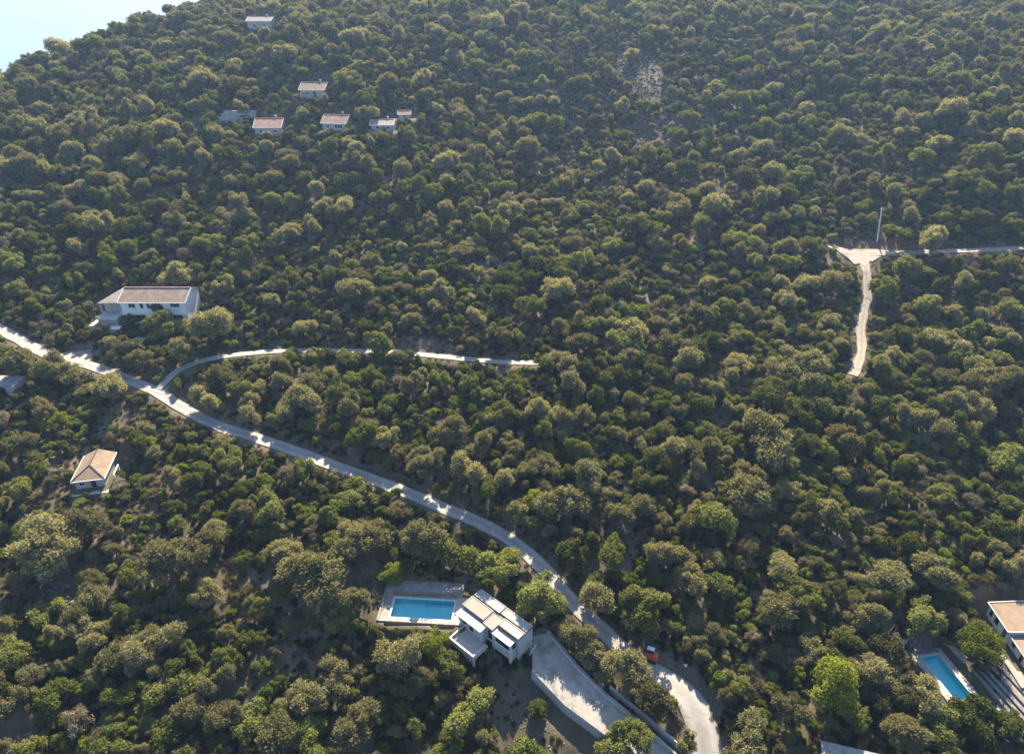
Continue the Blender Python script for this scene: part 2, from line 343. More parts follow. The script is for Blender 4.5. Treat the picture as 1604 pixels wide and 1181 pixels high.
def inpoly(poly, X, Y):
    ins = np.zeros(X.shape, bool); nn = len(poly)
    for i in range(nn):
        x1, y1 = poly[i]; x2, y2 = poly[(i + 1) % nn]
        c = ((y1 > Y) != (y2 > Y)) & (X < (x2 - x1) * (Y - y1) / (y2 - y1 + 1e-12) + x1); ins ^= c
    return ins
def segdist(P, X, Y, closed=False):
    """Distance to a polyline and the height there."""
    best = np.full(X.shape, 1e9); zb = np.zeros(X.shape)
    rngk = range(len(P) if closed else len(P) - 1)
    for i in rngk:
        a, b = P[i], P[(i + 1) % len(P)]; dx, dy = b[0] - a[0], b[1] - a[1]
        t = np.clip(((X - a[0]) * dx + (Y - a[1]) * dy) / (dx * dx + dy * dy + 1e-9), 0, 1)
        d = np.hypot(X - a[0] - t * dx, Y - a[1] - t * dy); k = d < best
        best[k] = d[k]
        if len(a) > 2: zb[k] = (a[2] + t * (b[2] - a[2]))[k]
    return best, zb
def smooth01(t): t = np.clip(t, 0, 1); return t * t * (3 - 2 * t)
def zground(X, Y):
    X = np.asarray(X, float); Y = np.asarray(Y, float); shp = X.shape; X = X.ravel(); Y = Y.ravel()
    Z = zbase(X, Y)
    for key in ('terrace', 'stem', 'upper', 'lane'):
        wd = ROADS[key][1]; P = LINES[key]; box = (X > P[:, 0].min() - 9) & (X < P[:, 0].max() + 9) & (Y > P[:, 1].min() - 9) & (Y < P[:, 1].max() + 9)
        if not box.any(): continue
        d, zr = segdist(P, X[box], Y[box]); t = 1 - smooth01((d - wd / 2 - .5) / 3.0)
        Z[box] = Z[box] * (1 - t) + (zr - .16) * t
    for poly, z, bl in PADS:
        lo, hi = poly.min(0) - bl - 1, poly.max(0) + bl + 1
        box = (X > lo[0]) & (X < hi[0]) & (Y > lo[1]) & (Y < hi[1])
        if not box.any(): continue
        x, y = X[box], Y[box]; ins = inpoly(poly, x, y); d, _ = segdist(poly, x, y, True)
        t = np.where(ins, 1.0, 1 - smooth01(d / bl)); zp = z(x, y) if callable(z) else z
        Z[box] = Z[box] * (1 - t) + zp * t
    return np.maximum(Z, -252.0).reshape(shp)
def zg(x, y): return float(zground(np.array([x]), np.array([y]))[0])

# ------------------------------------------------------------------ the hillside: mesh
def axis(lo, hi, step, far_lo, far_hi, g=1.35):
    a = list(np.arange(lo, hi, step)); d = step
    while a[-1] < far_hi: d *= g; a.append(a[-1] + d)
    d = step
    while a[0] > far_lo: d *= g; a.insert(0, a[0] - d)
    return np.array(a)
def build_terrain():
    ax = axis(-300, 300, 1.5, -2600, 2600); ay = axis(48, 420, 1.5, -900, 2600)
    ax = np.unique(np.r_[ax[(ax < -110) | (ax > 110)], np.arange(-110, 110.1, .7)]); ay = np.unique(np.r_[ay[(ay < 48) | (ay > 182)], np.arange(48, 181.5, .7)])
    X, Y = np.meshgrid(ax, ay); Z = zground(X, Y)
    fx = [mnoise.noise(Vector((x * .31, y * .31, 3.3))) * .22 + mnoise.noise(Vector((x * .9, y * .9, 9.1))) * .10 for x, y in zip(X.ravel(), Y.ravel())]
    nzv = np.array(fx).reshape(X.shape)
    damp = np.ones(X.shape)
    for key, (pix, wd, mt) in ROADS.items():
        P = LINES[key]; box = (X > P[:, 0].min() - 5) & (X < P[:, 0].max() + 5) & (Y > P[:, 1].min() - 5) & (Y < P[:, 1].max() + 5)
        d, _ = segdist(P, X[box], Y[box]); damp[box] = np.minimum(damp[box], smooth01((d - wd / 2 - .6) / 1.2))
    for poly, z, bl in PADS: damp[inpoly(poly, X, Y)] = 0.0
    Z = Z + nzv * damp
    # excavate the pools
    for poly in (POOL1, [tuple(p) for p in P2]):
        q = np.array(poly); Z[inpoly(q, X, Y) | (segdist(q, X, Y, True)[0] < (1.45 if poly is POOL1 else .75))] -= 2.9
    ny, nx = X.shape; idx = np.arange(nx * ny).reshape(ny, nx)
    f = np.stack([idx[:-1, :-1], idx[:-1, 1:], idx[1:, 1:], idx[1:, :-1]], -1).reshape(-1, 4)
    me = bpy.data.meshes.new('hillside')
    me.vertices.add(nx * ny); me.vertices.foreach_set('co', np.stack([X, Y, Z], -1).ravel())
    me.loops.add(f.size); me.loops.foreach_set('vertex_index', f.ravel())
    me.polygons.add(len(f)); me.polygons.foreach_set('loop_start', np.arange(0, f.size, 4)); me.polygons.foreach_set('loop_total', np.full(len(f), 4))
    me.polygons.foreach_set('use_smooth', np.ones(len(f), bool))
    me.update(); me.validate(); me.materials.append(MATS['earth'])
    tag(link(bpy.data.objects.new('hillside', me)), kind='structure')
PO, PU = np.array([-22.2, 84.3]), np.array([.9975, -.07]); PV = np.array([.07, .9975])      # pool corner and axes
PLx, PLy = 11.2, 4.3
def plp(u, v): p = PO + PU * u + PV * v; return (float(p[0]), float(p[1]))
POOL1 = [plp(0, 0), plp(PLx, 0), plp(PLx, PLy), plp(0, PLy)]
build_terrain()
sea = MB(); SEA = -240.0
sea.quad((-14000, -14000, SEA), (14000, -14000, SEA), (14000, 14000, SEA), (-14000, 14000, SEA))
tag(sea.build('sea', 'sea_water'), kind='structure')

# ------------------------------------------------------------------ roads
def road(key, name, lift, w0=None, w1=None):
    P = LINES[key]; wd = ROADS[key][1]; mb = MB(); nn = len(P)
    T = np.gradient(P[:, :2], axis=0); T /= np.linalg.norm(T, axis=1)[:, None]; N = np.stack([-T[:, 1], T[:, 0]], 1)
    d = np.arange(nn) * 1.5; cols = (-1.06, -1, -.5, 0, .5, 1, 1.06)
    ww = np.full(nn, wd)
    if key == 'lane': ww = np.interp(d, [0, 12, 22, 34], [5.0, 5.2, 3.6, wd])
    wob = np.array([[mnoise.noise(Vector((i * .35, s * 7.0, len(key)))) for s in (-1, 1)] for i in range(nn)]) * (.55 if ROADS[key][2] == 'gravel_road' else .25)
    for i in range(nn):
        for c in cols:
            o = c * (ww[i] / 2) + (wob[i, 0] if c < -.9 else wob[i, 1] if c > .9 else 0)
            z = P[i, 2] + lift - (.4 if abs(c) > 1.01 else .03 * c * c)
            mb.v.append((P[i, 0] + N[i, 0] * o, P[i, 1] + N[i, 1] * o, z))
    k = len(cols)
    for i in range(nn - 1):
        for j in range(k - 1): a = i * k + j; mb.f.append((a, a + k, a + k + 1, a + 1))
    me = mb.build(name, ROADS[key][2])
    ac = me.data.attributes.new('across', 'FLOAT', 'POINT'); ac.data.foreach_set('value', np.tile(np.array(cols), nn)); al = me.data.attributes.new('along', 'FLOAT', 'POINT'); al.data.foreach_set('value', np.repeat(d, k))
    return tag(me, kind='structure')
road('lane', 'road', .05); road('terrace', 'terrace_road', .035); road('upper', 'upper_track', .05); road('stem', 'path', .035)
for name, mat, q in MOUTHS:
    tag(MB().prism([(p[0], p[1]) for p in q], [p[2] - .5 for p in q], [p[2] for p in q]).build(name, mat), kind='structure')

# ------------------------------------------------------------------ villa with pool
def pbox(pts, z0, z1, name, mat, parent=None, bevel=0.0, off=(0, 0, 0)):
    mb = MB(); mb.prism([(p[0] - off[0], p[1] - off[1]) for p in pts], z0 - off[2], z1 - off[2]); return mb.build(name, mat, parent, bevel=bevel)
VROT = math.atan2(VU[1], VU[0])
villa = thing('villa', 'two-storey pale concrete villa with stepped flat roofs beside a long pool', 'house', (VA[0], VA[1], ZD), VROT)
def vb(name, mat, u0, u1, v0, v1, z0, z1, parent=None, bevel=0.0):
    return MB().box(u0, u1, -v1, -v0, z0, z1).build(name, mat, parent or villa, bevel=bevel)
wallL = vb('wall', 'plaster', 0.0, 5.7, .1, 5.9, -4.2, 2.5)
wallR = vb('wall', 'plaster', 7.2, 11.5, .1, 5.0, -6.2, 2.42)
vb('wall', 'plaster', 11.5, 12.0, .13, 3.5, -5.5, 2.94)
vb('wall', 'plaster', 5.7, 7.2, .12, 4.75, -5.4, 2.78)
vb('upper_wall', 'plaster', .03, 5.0, .13, 4.55, 2.5, 2.94); vb('upper_wall', 'plaster', 7.3, 11.5, .13, 3.45, 2.42, 2.94)
def roofpanel(u0, u1, v0, v1, z, mat, rim=('f', 'b', 'l', 'r'), th=.16):
    p = vb('roof', mat, u0, u1, v0, v1, z - th, z)
    for k in rim:
        a = {'f': (u0, u1, v1 - .10, v1 + .02), 'b': (u0, u1, v0 - .02, v0 + .10), 'l': (u0 - .02, u0 + .10, v0 + .10, v1 - .10), 'r': (u1 - .10, u1 + .02, v0 + .10, v1 - .10)}[k]
        vb('parapet', 'dark_trim' if k in 'fr' else 'coping', *a, z - .19, z + .10, parent=p)  # front and right rims dark: parapet shadow lines put into the colour
    return p
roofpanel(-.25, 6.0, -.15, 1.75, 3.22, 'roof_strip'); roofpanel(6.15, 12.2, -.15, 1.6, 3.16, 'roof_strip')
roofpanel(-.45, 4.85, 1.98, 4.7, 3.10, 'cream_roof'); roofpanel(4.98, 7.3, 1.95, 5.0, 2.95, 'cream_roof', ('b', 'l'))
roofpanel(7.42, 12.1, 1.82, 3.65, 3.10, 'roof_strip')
vb('canopy_slab', 'canopy_white', -.3, 5.85, 5.02, 6.6, 2.52, 2.70); vb('canopy_slab', 'canopy_white', 7.2, 11.62, 3.95, 5.32, 2.44, 2.62)
vb('pillar', 'villa_trim', 5.55, 5.95, 5.65, 6.25, -4.0, 2.5); vb('pillar', 'villa_trim', 11.35, 11.75, 4.8, 5.2, -6.2, 2.42)
vb('pillar', 'villa_trim', 11.85, 12.15, -.05, .25, -4.5, 2.98)
def vwin(u0, u1, v, z0, z1, face='f', arch=False):
    if face == 'f':
        w_ = vb('window', 'dark_frame', u0, u1, v - .05, v + .06, z0, z1); vb('pane', 'dark_glass', u0 + .09, (u0 + u1) / 2 - .04, v + .02, v + .075, z0 + .09, z1 - .09, parent=w_)
        vb('pane', 'dark_glass', (u0 + u1) / 2 + .04, u1 - .09, v + .02, v + .075, z0 + .09, z1 - .09, parent=w_)
        vb('sill', 'white_paint', u0 - .1, u1 + .1, v - .02, v + .16, z0 - .12, z0 - .002, parent=w_)
    else:
        w_ = vb('window', 'dark_frame', v - .05, v + .06, u0, u1, z0, z1); vb('pane', 'dark_glass', v + .02, v + .075, u0 + .09, u1 - .09, z0 + .09, z1 - .09, parent=w_)
        vb('sill', 'white_paint', v - .02, v + .16, u0 - .1, u1 + .1, z0 - .12, z0 - .002, parent=w_)
vwin(.5, 1.7, 5.9, .6, 2.1); vwin(2.6, 3.4, 5.9, .1, 2.1); vwin(8.1, 11.2, 5.0, .9, 2.2); vwin(7.9, 11.1, 5.0, -2.6, -1.3)
vwin(3.7, 4.7, 11.5, .8, 2.1, 's'); vwin(6.1, 6.9, 4.75, -.2, 2.1)
vb('string_course', 'villa_trim', 7.15, 11.56, 4.96, 5.1, -.28, -.02)
# lower terrace with parapets
vb('terrace', 'coping', 1.0, 7.0, 5.9, 9.6, -1.0, -.5); vb('terrace_wall', 'plaster', 1.15, 6.7, 5.9, 9.4, -5.6, -1.0)
tp = [vb('terrace_parapet', 'villa_trim', 1.0, 7.0, 9.3, 9.62, -1.02, .12), vb('terrace_parapet', 'villa_trim', .98, 1.28, 5.95, 9.3, -1.02, .12), vb('terrace_parapet', 'villa_trim', 6.72, 7.02, 6.5, 9.3, -1.02, .12)]
vb('opening_shade', 'dark_glass', 6.68, 6.76, 6.6, 8.9, -4.6, -1.3); vb('pillar', 'villa_trim', 6.7, 7.05, 9.2, 9.6, -5.6, -1.02)  # dark plates on solid wall, painted shade for the openings
vb('opening_shade', 'dark_glass', 2.2, 3.6, 9.38, 9.44, -3.6, -1.6)
# stair running down along the side wall
mb = MB()
for (u0, u1, dz) in ((12.75, 13.0, 0.0),):
    a = [(-.2, -1.0), (5.4, -4.9), (5.4, -7.2), (-.2, -4.6)]
    mb.quad(*[(u0, -v, z) for v, z in a]); mb.quad(*[(u1, -v, z) for v, z in a[::-1]])
    for i in range(4):
        p, q = a[i], a[(i + 1) % 4]; mb.quad((u0, -p[0], p[1]), (u1, -p[0], p[1]), (u1, -q[0], q[1]), (u0, -q[0], q[1]))
mb.build('stair_parapet', 'villa_trim', villa)
for i in range(14):
    v = .2 + i * .37; vb('step', 'coping', 12.02, 12.74, v, v + .37, -6.8, -1.75 - i * .265)

# pool, deck and the raised terrace behind it
pz = ZD
pool = thing('swimming_pool', 'long rectangular blue pool with pale coping beside the stepped concrete villa', 'pool', (PO[0], PO[1], pz), math.atan2(PU[1], PU[0]))
def basin(par, L, W, depth, cw, mat='coping'):
    mb = MB()
    A = [(0, 0), (L, 0), (L, W), (0, W)]
    mb.quad(*[(x, y, -depth) for x, y in A])
    for i in range(4):
        p, q = A[i], A[(i + 1) % 4]; mb.quad((p[0], p[1], .02), (p[0], p[1], -depth), (q[0], q[1], -depth), (q[0], q[1], .02))
    mb.build('basin', 'pool_tile', par)
    mb = MB().quad((.004, .004, -.12), (L - .004, .004, -.12), (L - .004, W - .004, -.12), (.004, W - .004, -.12)); mb.build('water', 'pool_water', par)
    for (x0, x1, y0, y1) in ((-cw, L + cw, -cw, -.005), (-cw, L + cw, W + .005, W + cw), (-cw, -.005, 0, W), (L + .005, L + cw, 0, W)):
        MB().box(x0, x1, y0, y1, -.3, .06).build('coping', 'canopy_white' if par is pool else mat, par, bevel=.02)
basin(pool, PLx, PLy, 1.2, .38)
deck = thing('pool_deck', 'grey stone deck framing the long villa pool, raised on a rubble wall', 'deck', (PO[0], PO[1], pz), math.atan2(PU[1], PU[0]))
for (x0, x1, y0, y1, z0, z1, nm, mt) in ((-1.9, -.39, -.8, 5.3, -1.6, 0, 'paving', 'stone'), (-.385, 13.6, -.8, -.39, -1.6, .01, 'paving', 'pale_stone'), (11.59, 13.6, -.388, 5.3, -1.6, .005, 'paving', 'coping'), (-.385, 11.585, 4.69, 5.3, -1.6, -.004, 'paving', 'stone'),
        (-1.9, 12.6, 5.3, 8.2, -1.6, .62, 'upper_paving', 'stone'), (-.6, 11.9, 5.22, 5.42, -.3, .70, 'kerb_wall', 'brown_tile'), (-2.0, 13.5, -1.15, -.8, -2.6, .16, 'front_wall', 'stone'), (-2.3, -1.9, -1.15, 8.2, -2.6, .3, 'side_wall', 'stone')):
    MB().box(x0, x1, y0, y1, z0, z1).build(nm, mt, deck, bevel=.03)

# driveway and its walls
mb = MB(); poly = [(x, y) for x, y, z in DRV]; mb.prism(poly, [zdrive(*p) - 2.6 for p in poly], [float(zdrive(*p)) for p in poly])
tag(mb.build('driveway', 'yard_paving'), kind='structure')
def wallrun(name, label, pts, th, mat, dz0, dz1, zf, cat='wall', cap=True):
    """A wall of straight runs following pts; top dz1 above zf, foot dz0 below."""
    o = thing(name, label, cat, (pts[0][0], pts[0][1], zf(*pts[0])))
    ox, oy, oz = o.location
    for i in range(len(pts) - 1):
        p, q = np.array(pts[i]), np.array(pts[i + 1]); d = (q - p) / np.linalg.norm(q - p); nn = np.array([-d[1], d[0]]) * th / 2
        P4 = [p - nn, q - nn, q + nn, p + nn]; zz = [zf(*p), zf(*q), zf(*q), zf(*p)]
        MB().prism([(a[0] - ox, a[1] - oy) for a in P4], [z - dz0 - oz for z in zz], [z + dz1 - oz for z in zz]).build('wall_run', mat, o)
        if cap:
            n2 = nn * 1.18; P4 = [p - n2, q - n2, q + n2, p + n2]
            MB().prism([(a[0] - ox, a[1] - oy) for a in P4], [z + dz1 + .003 - oz for z in zz], [z + dz1 + .09 - oz for z in zz]).build('cap', 'grey_block', o)
    return o
wallrun('retaining_wall', 'plain grey retaining wall along the lower edge of the villa driveway', [p[:2] for p in DRV[1:5]], .45, 'plaster', 3.2, .22, zdrive)
rt = [p[:2] for p in DRV[9:4:-1]]
wallrun('driveway_wall', 'low grey wall between the villa driveway and the olive strip', rt, .35, 'plaster', 1.5, .75, zdrive)
rt2 = [(x + 1.2, y + .95) for x, y in rt[2:]]
wallrun('planter_wall', 'thin second wall just behind the low driveway wall, below the olives', rt2, .22, 'plaster', 1.5, 1.0, zdrive, cap=False)

# ------------------------------------------------------------------ houses
def face_slab(pts, th, name, mat, parent):
    """Sloping slab (roof plane) of thickness th under the given ccw corner points."""
    P = [Vector(p) for p in pts]; nrm = (P[1] - P[0]).cross(P[2] - P[0]).normalized()
    if nrm.z < 0: P = P[::-1]; nrm = -nrm
    Q = [p - nrm * th for p in P]; mb = MB(); k = len(P)
    mb.v = [tuple(p) for p in P] + [tuple(q) for q in Q]; mb.f = [tuple(range(k)), tuple(range(2 * k - 1, k - 1, -1))]
    for i in range(k): j = (i + 1) % k; mb.f.append((j, i, k + i, k + j))
    return mb.build(name, mat, parent)
def fwin(o, x0, x1, z0, z1, y=0.0, name='window', panes=2, sill=True):
    w_ = MB().box(x0, x1, y - .06, y + .05, z0, z1).build(name, 'white_paint' if name == 'window' else 'dark_frame', o)
    wd = (x1 - x0 - .1) / panes
    for i in range(panes):
        MB().box(x0 + .05 + wd * i + .04, x0 + .05 + wd * (i + 1) - .04, y - .09, y - .02, z0 + .09, z1 - .09).build('pane', 'dark_glass', w_)
    if sill: MB().box(x0 - .1, x1 + .1, y - .18, y - .02, z0 - .12, z0 - .003).build('sill', 'white_paint', w_)
    return w_

def gable_house(name, label, loc, rz, W, D, h, rise, roofmat, wallmat, wins, base=2.0, cat='house', ridge=.5, chimney=True):
    o = thing(name, label, cat, loc, rz); yr = D * ridge; ov = .45
    MB().box(-W / 2, W / 2, 0, D, -base, h).build('wall', wallmat, o)
    for x in (-W / 2 + .003, W / 2 - .003): MB().quad((x, 0, h), (x, D, h), (x, yr, h + rise)).build('gable', wallmat, o)
    e = rise / yr * ov; e2 = rise / (D - yr) * ov
    f = face_slab([(-W / 2 - ov, -ov, h - e + .06), (W / 2 + ov, -ov, h - e + .06), (W / 2 + ov, yr, h + rise + .06), (-W / 2 - ov, yr, h + rise + .06)], .14, 'roof', roofmat, o)
    face_slab([(-W / 2 - ov, yr, h + rise + .055), (W / 2 + ov, yr, h + rise + .055), (W / 2 + ov, D + ov, h - e2 + .055), (-W / 2 - ov, D + ov, h - e2 + .055)], .14, 'roof', roofmat, o)
    MB().bar((-W / 2 - ov, yr, h + rise + .1), (W / 2 + ov, yr, h + rise + .1), .3, .16).build('ridge_cap', roofmat, f)
    MB().box(-W / 2 - ov, W / 2 + ov, -ov - .09, -ov - .003, h - e - .16, h - e + .1).build('fascia', 'white_paint', o)
    for s in (-1, 1):
        MB().bar((s * (W / 2 + ov + .05), -ov, h - e + .02), (s * (W / 2 + ov + .05), yr, h + rise + .02), .09, .22).build('barge_board', 'white_paint', o)
    for wn in wins: fwin(o, *wn)
    if chimney: MB().box(W * .2, W * .2 + .6, yr + .4, yr + 1.0, h + rise - .7, h + rise + .9).build('chimney', wallmat, f)
    return o
def at(k, dy=0): p = FAR[k]; return (p[0], p[1] + dy, p[2])
gable_house('cottage', 'small stone cottage alone high on the wooded slope below the skyline', at('h1'), R(-4), 9.6, 6.5, 4.4, 1.3, 'cream_roof', 'pale_stone', [(-2.6, -1.4, 1.9, 3.2), (1.6, 2.8, 1.9, 3.2)], 3)
gable_house('cottage', 'cottage with pale tan roof above the row of three small houses', at('h2'), R(-5), 8.6, 7.5, 2.9, 1.7, 'tan_roof', 'pale_stone', [(-2.6, -1.5, 1.0, 2.1), (.4, 1.4, .2, 2.2, 0.0, 'door', 1, False)], 3)
gable_house('cottage', 'rose-tiled cottage nearest the stepped concrete retaining wall', at('h3'), R(3), 8.6, 8.4, 2.9, 1.9, 'rose_tile', 'plaster', [(-2.9, -1.7, 1.0, 2.1), (1.8, 3.0, 1.0, 2.1)], 3)
gable_house('cottage', 'rose-tiled cottage with two dark windows in the middle of the small row', at('h4'), R(-8), 8.0, 7.6, 2.8, 1.8, 'rose_tile', 'plaster', [(-2.6, -1.6, .9, 2.2), (.2, 3.0, .9, 2.2, 0.0, 'window', 3)], 3)
gable_house('cottage', 'low cottage with pale pink roof at the far end of the small row', at('h5'), R(2), 7.2, 5.6, 2.4, 1.0, 'cream_roof', 'plaster', [(-2.2, -.9, .9, 1.9), (0, 1.0, .9, 1.9), (1.5, 2.6, .9, 1.9)], 3)
gable_house('hut', 'tiny tile-roofed hut half hidden in trees beside the low pink-roofed cottage', at('h6'), R(6), 3.6, 3.0, 2.0, .7, 'rose_tile', 'pale_stone', [(-.5, .5, .7, 1.6)], 2, chimney=False, cat='hut')

# stepped concrete wall beside the row
g = ground(372, 192); o = thing('stepped_wall', 'stepped pale concrete retaining wall left of the rose-tiled cottage', 'wall', (g[0], g[1], g[2]), R(6))
for i in range(4): MB().box(-7.6 + .9 * i, 6.2, i * 1.05, i * 1.05 + 1.5, -2.5, .7 + i * .85).build('course', 'pole_concrete', o, bevel=.03)

# white two-storey house with a wide front
wh = thing('white_house', 'long white two-storey house with brown roof and central arch above the lane', 'house', (-94.9, 164.4, WH[2]))
W, D, h, rise, ov = 17.0, 9.0, 6.6, 1.9, .5
MB().box(-W / 2, W / 2, 0, D, -2.5, h).build('wall', 'white_plaster', wh)
for x in (-W / 2 + .003, W / 2 - .003): MB().quad((x, 0, h), (x, D, h), (x, D / 2, h + rise)).build('gable', 'white_plaster', wh)
fr = face_slab([(-W / 2 - .3, -ov, h - .14), (W / 2 + ov, -ov, h - .14), (W / 2 + ov, D / 2, h + rise + .08), (-W / 2 - .3, D / 2, h + rise + .08)], .16, 'roof', 'brown_tile', wh)
face_slab([(-W / 2 - .3, D / 2, h + rise + .075), (W / 2 + ov, D / 2, h + rise + .075), (W / 2 + ov, D + ov, h - .14), (-W / 2 - .3, D + ov, h - .14)], .16, 'roof', 'brown_tile', wh)
MB().bar((-W / 2 - .3, D / 2, h + rise + .14), (W / 2 + ov, D / 2, h + rise + .14), .34, .2).build('ridge_cap', 'rose_tile', fr)
for i in range(20):
    x = -W / 2 + .2 + i * .9
    MB().bar((x, -ov, h - .10), (x, D / 2, h + rise + .115), .10, .07).build('roof_rib', 'brown_tile', fr)
MB().box(-W / 2 - .3, W / 2 + ov, -ov - .1, -ov - .003, h - .34, h - .08).build('fascia', 'white_paint', wh)
MB().bar((W / 2 + ov + .06, -ov, h - .14), (W / 2 + ov + .06, D / 2, h + rise + .05), .12, .34).build('barge_board', 'white_paint', wh)
MB().bar((-W / 2 - .36, -ov, h - .10), (-W / 2 - .36, D / 2, h + rise + .10), .12, .3).build('barge_board', 'white_paint', wh)
po = face_slab([(-14.3, -.4, h - .35), (-W / 2 - .45, -.4, h - .2), (-W / 2 - .45, D / 2, h + rise - .1), (-10.6, D / 2 + 2, h + .9)], .16, 'porch_roof', 'cream_roof', wh)
MB().box(-14.2, -W / 2 - .45, -.46, -.38, h - .6, h - .42).build('porch_beam', 'pale_stone', wh)
for x in (-13.9, -11.5): MB().box(x, x + .3, -.3, 0, 3.2, h - .4).build('porch_post', 'pale_stone', wh)
MB().box(-13.6, -W / 2 - .004, 1.2, 6, -2, 6.0).build('porch_wall', 'pale_stone', wh)
fwin(wh, -6.5, -4.6, 4.7, 6.0); fwin(wh, 4.6, 7.1, 4.9, 6.15, panes=3); fwin(wh, -3.4, -2.6, 4.6, 6.2, name='door', panes=1, sill=False); fwin(wh, -5.8, -2.8, .8, 2.8, name='garage_door', panes=3, sill=False)
fwin(wh, 4.7, 7.2, 1.4, 2.8, panes=3); fwin(wh, -1.6, -.9, 4.6, 6.2, name='door', panes=1, sill=False)
arch = MB(); n_ = 14
pts = [(0.9 + 1.55 * math.cos(math.pi * i / n_), 4.5 + 1.55 * math.sin(math.pi * i / n_)) for i in range(n_ + 1)] + [(-.65, 3.6), (2.45, 3.6)]
arch.quad(*[(x, -.05, z) for x, z in pts]); ao = arch.build('arch', 'dark_glass', wh)
ring = MB()
for i in range(n_):
    a0, a1 = math.pi * i / n_, math.pi * (i + 1) / n_
    ring.bar((.9 + 1.68 * math.cos(a0), -.08, 4.5 + 1.68 * math.sin(a0)), (.9 + 1.68 * math.cos(a1), -.08, 4.5 + 1.68 * math.sin(a1)), .22, .22)
ring.build('arch_surround', 'dark_trim', ao)
MB().box(-W / 2, W / 2, -1.1, -.003, 3.25, 3.42).build('balcony_slab', 'white_paint', wh)
rl = MB().box(-W / 2, W / 2, -1.1, -1.04, 4.15, 4.24).build('balcony_rail', 'white_paint', wh)
for i in range(24): MB().box(-W / 2 + .1 + i * .73, -W / 2 + .16 + i * .73, -1.09, -1.05, 3.43, 4.145).build('baluster', 'white_paint', rl)
# its stone terraces at the porch end
tr_ = thing('stone_terrace', 'pair of pale terrace slabs on rubble walls at the porch end of the white house', 'terrace', (-94.9, 164.4, WH[2]))
MB().box(-14.0, -8.55, -3.4, .9, 2.9, 3.2).build('slab', 'coping', tr_, bevel=.04); MB().box(-13.7, -8.6, -3.1, .9, -2, 2.9).build('rubble_wall', 'stone', tr_)
MB().box(-12.5, -7.6, -5.3, -3.45, 1.0, 1.25).build('slab', 'white_paint', tr_, bevel=.04); MB().box(-12.2, -7.8, -5.1, -3.45, -2.5, 1.0).build('rubble_wall', 'stone', tr_)
MB().box(-15.4, -13.72, -5.0, -1.0, -3, 1.9).build('rubble_wall', 'pale_stone', tr_)

def flatbox(name, label, cat, px, py, W, D, h, rz, roofmat, wallmat, base=1.5):
    g = ground(px, py); o = thing(name, label, cat, (g[0], g[1], g[2]), rz)
    MB().box(-W / 2, W / 2, 0, D, -base, h).build('wall', wallmat, o); MB().box(-W / 2 - .25, W / 2 + .25, -.25, D + .25, h + .003, h + .24).build('roof_slab', roofmat, o, bevel=.03)
    MB().box(-W * .2, W * .1, -.05, .02, .1, min(h - .2, 2.0)).build('door', 'dark_frame', o)
    return o
flatbox('water_tank', 'small square concrete tank with flat lid below the white arched house', 'tank', 216, 546, 2.6, 2.8, 1.5, 0, 'pole_concrete', 'grey_block')
flatbox('flat_roofed_shed', 'grey flat-roofed shed among olives beside the lane below the white house', 'shed', 8, 618, 6.0, 4.2, 2.4, R(-3), 'grey_block', 'plaster')
g = (52.6, 60.6, -107.6); o = thing('flat_roofed_outbuilding', 'grey-walled outbuilding with slanting grey flat roof below the lime-green tree', 'outbuilding', g, R(-15))
MB().box(-4.0, 4.6, -2.4, .7, -2, 2.75).build('wall', 'grey_block', o); face_slab([(-4.4, -2.8, 2.95), (5.0, -2.8, 2.95), (5.0, 1.1, 3.2), (-4.4, 1.1, 3.2)], .22, 'roof_slab', 'grey_block', o)  # roof slab toned down, tree shade put into its colour
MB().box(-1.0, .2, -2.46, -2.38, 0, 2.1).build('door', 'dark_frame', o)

# hip-roofed bungalow
hp = thing('bungalow', 'small bungalow with tan hipped roof standing alone below the lane', 'house', (HIP[0] + .2, HIP[1] - 4.4, HIP[2]), HIP[3])
W, D, h, rise, ov = 5.6, 8.4, 2.3, 1.45, .45
MB().box(-W / 2, W / 2, 0, D, -2.5, h).build('wall', 'plaster', hp)
x0, x1, y0, y1 = -W / 2 - ov, W / 2 + ov, -ov, D + ov; ap = (-.15, 3.0, h + rise); bk = (-.15, y1, h + rise)
for pts in ([(x0, y0, h), (x1, y0, h), ap], [(x1, y0, h), (x1, y1, h), bk, ap], [(x0, y1, h), (x0, y0, h), ap, bk]):
    face_slab(pts, .14, 'roof', 'tan_roof', hp)
for p in ((x0, y0, h), (x1, y0, h), bk): MB().bar((p[0], p[1], p[2] + .05), (ap[0], ap[1], ap[2] + .05), .2, .12).build('hip_cap', 'dark_trim', hp)
MB().quad((x0, y1 - .02, h), (x1, y1 - .02, h), (bk[0], y1 - .02, h + rise - .1)).build('gable', 'plaster', hp)
MB().box(x0, x1, y0 - .1, y0 - .003, h - .22, h + .02).build('fascia', 'white_paint', hp); MB().box(x0 - .1, x0 - .003, y0, y1, h - .22, h + .02).build('fascia', 'white_paint', hp); MB().box(x1 + .003, x1 + .1, y0, y1, h - .22, h + .02).build('fascia', 'white_paint', hp)
fwin(hp, -2.0, -.9, .8, 1.8); fwin(hp, .3, 1.2, .1, 1.95, name='door', panes=1, sill=False)
MB().box(-3.6, 3.9, -2.2, -.003, -1.4, -.05).build('terrace', 'coping', hp, bevel=.03)
for y in (1.0, 4.2): MB().box(4.5, 4.68, y, y + .18, -.3, 1.9).build('pergola_post', 'white_paint', hp)
MB().box(4.48, 4.7, .9, 4.5, 1.9, 2.04).build('pergola_beam', 'white_paint', hp)
g = (-82.6, 109.2, -95.4); o = thing('stone_ramp', 'narrow sloping grey slab leading down from the tan-roofed bungalow', 'ramp', g, R(-40))
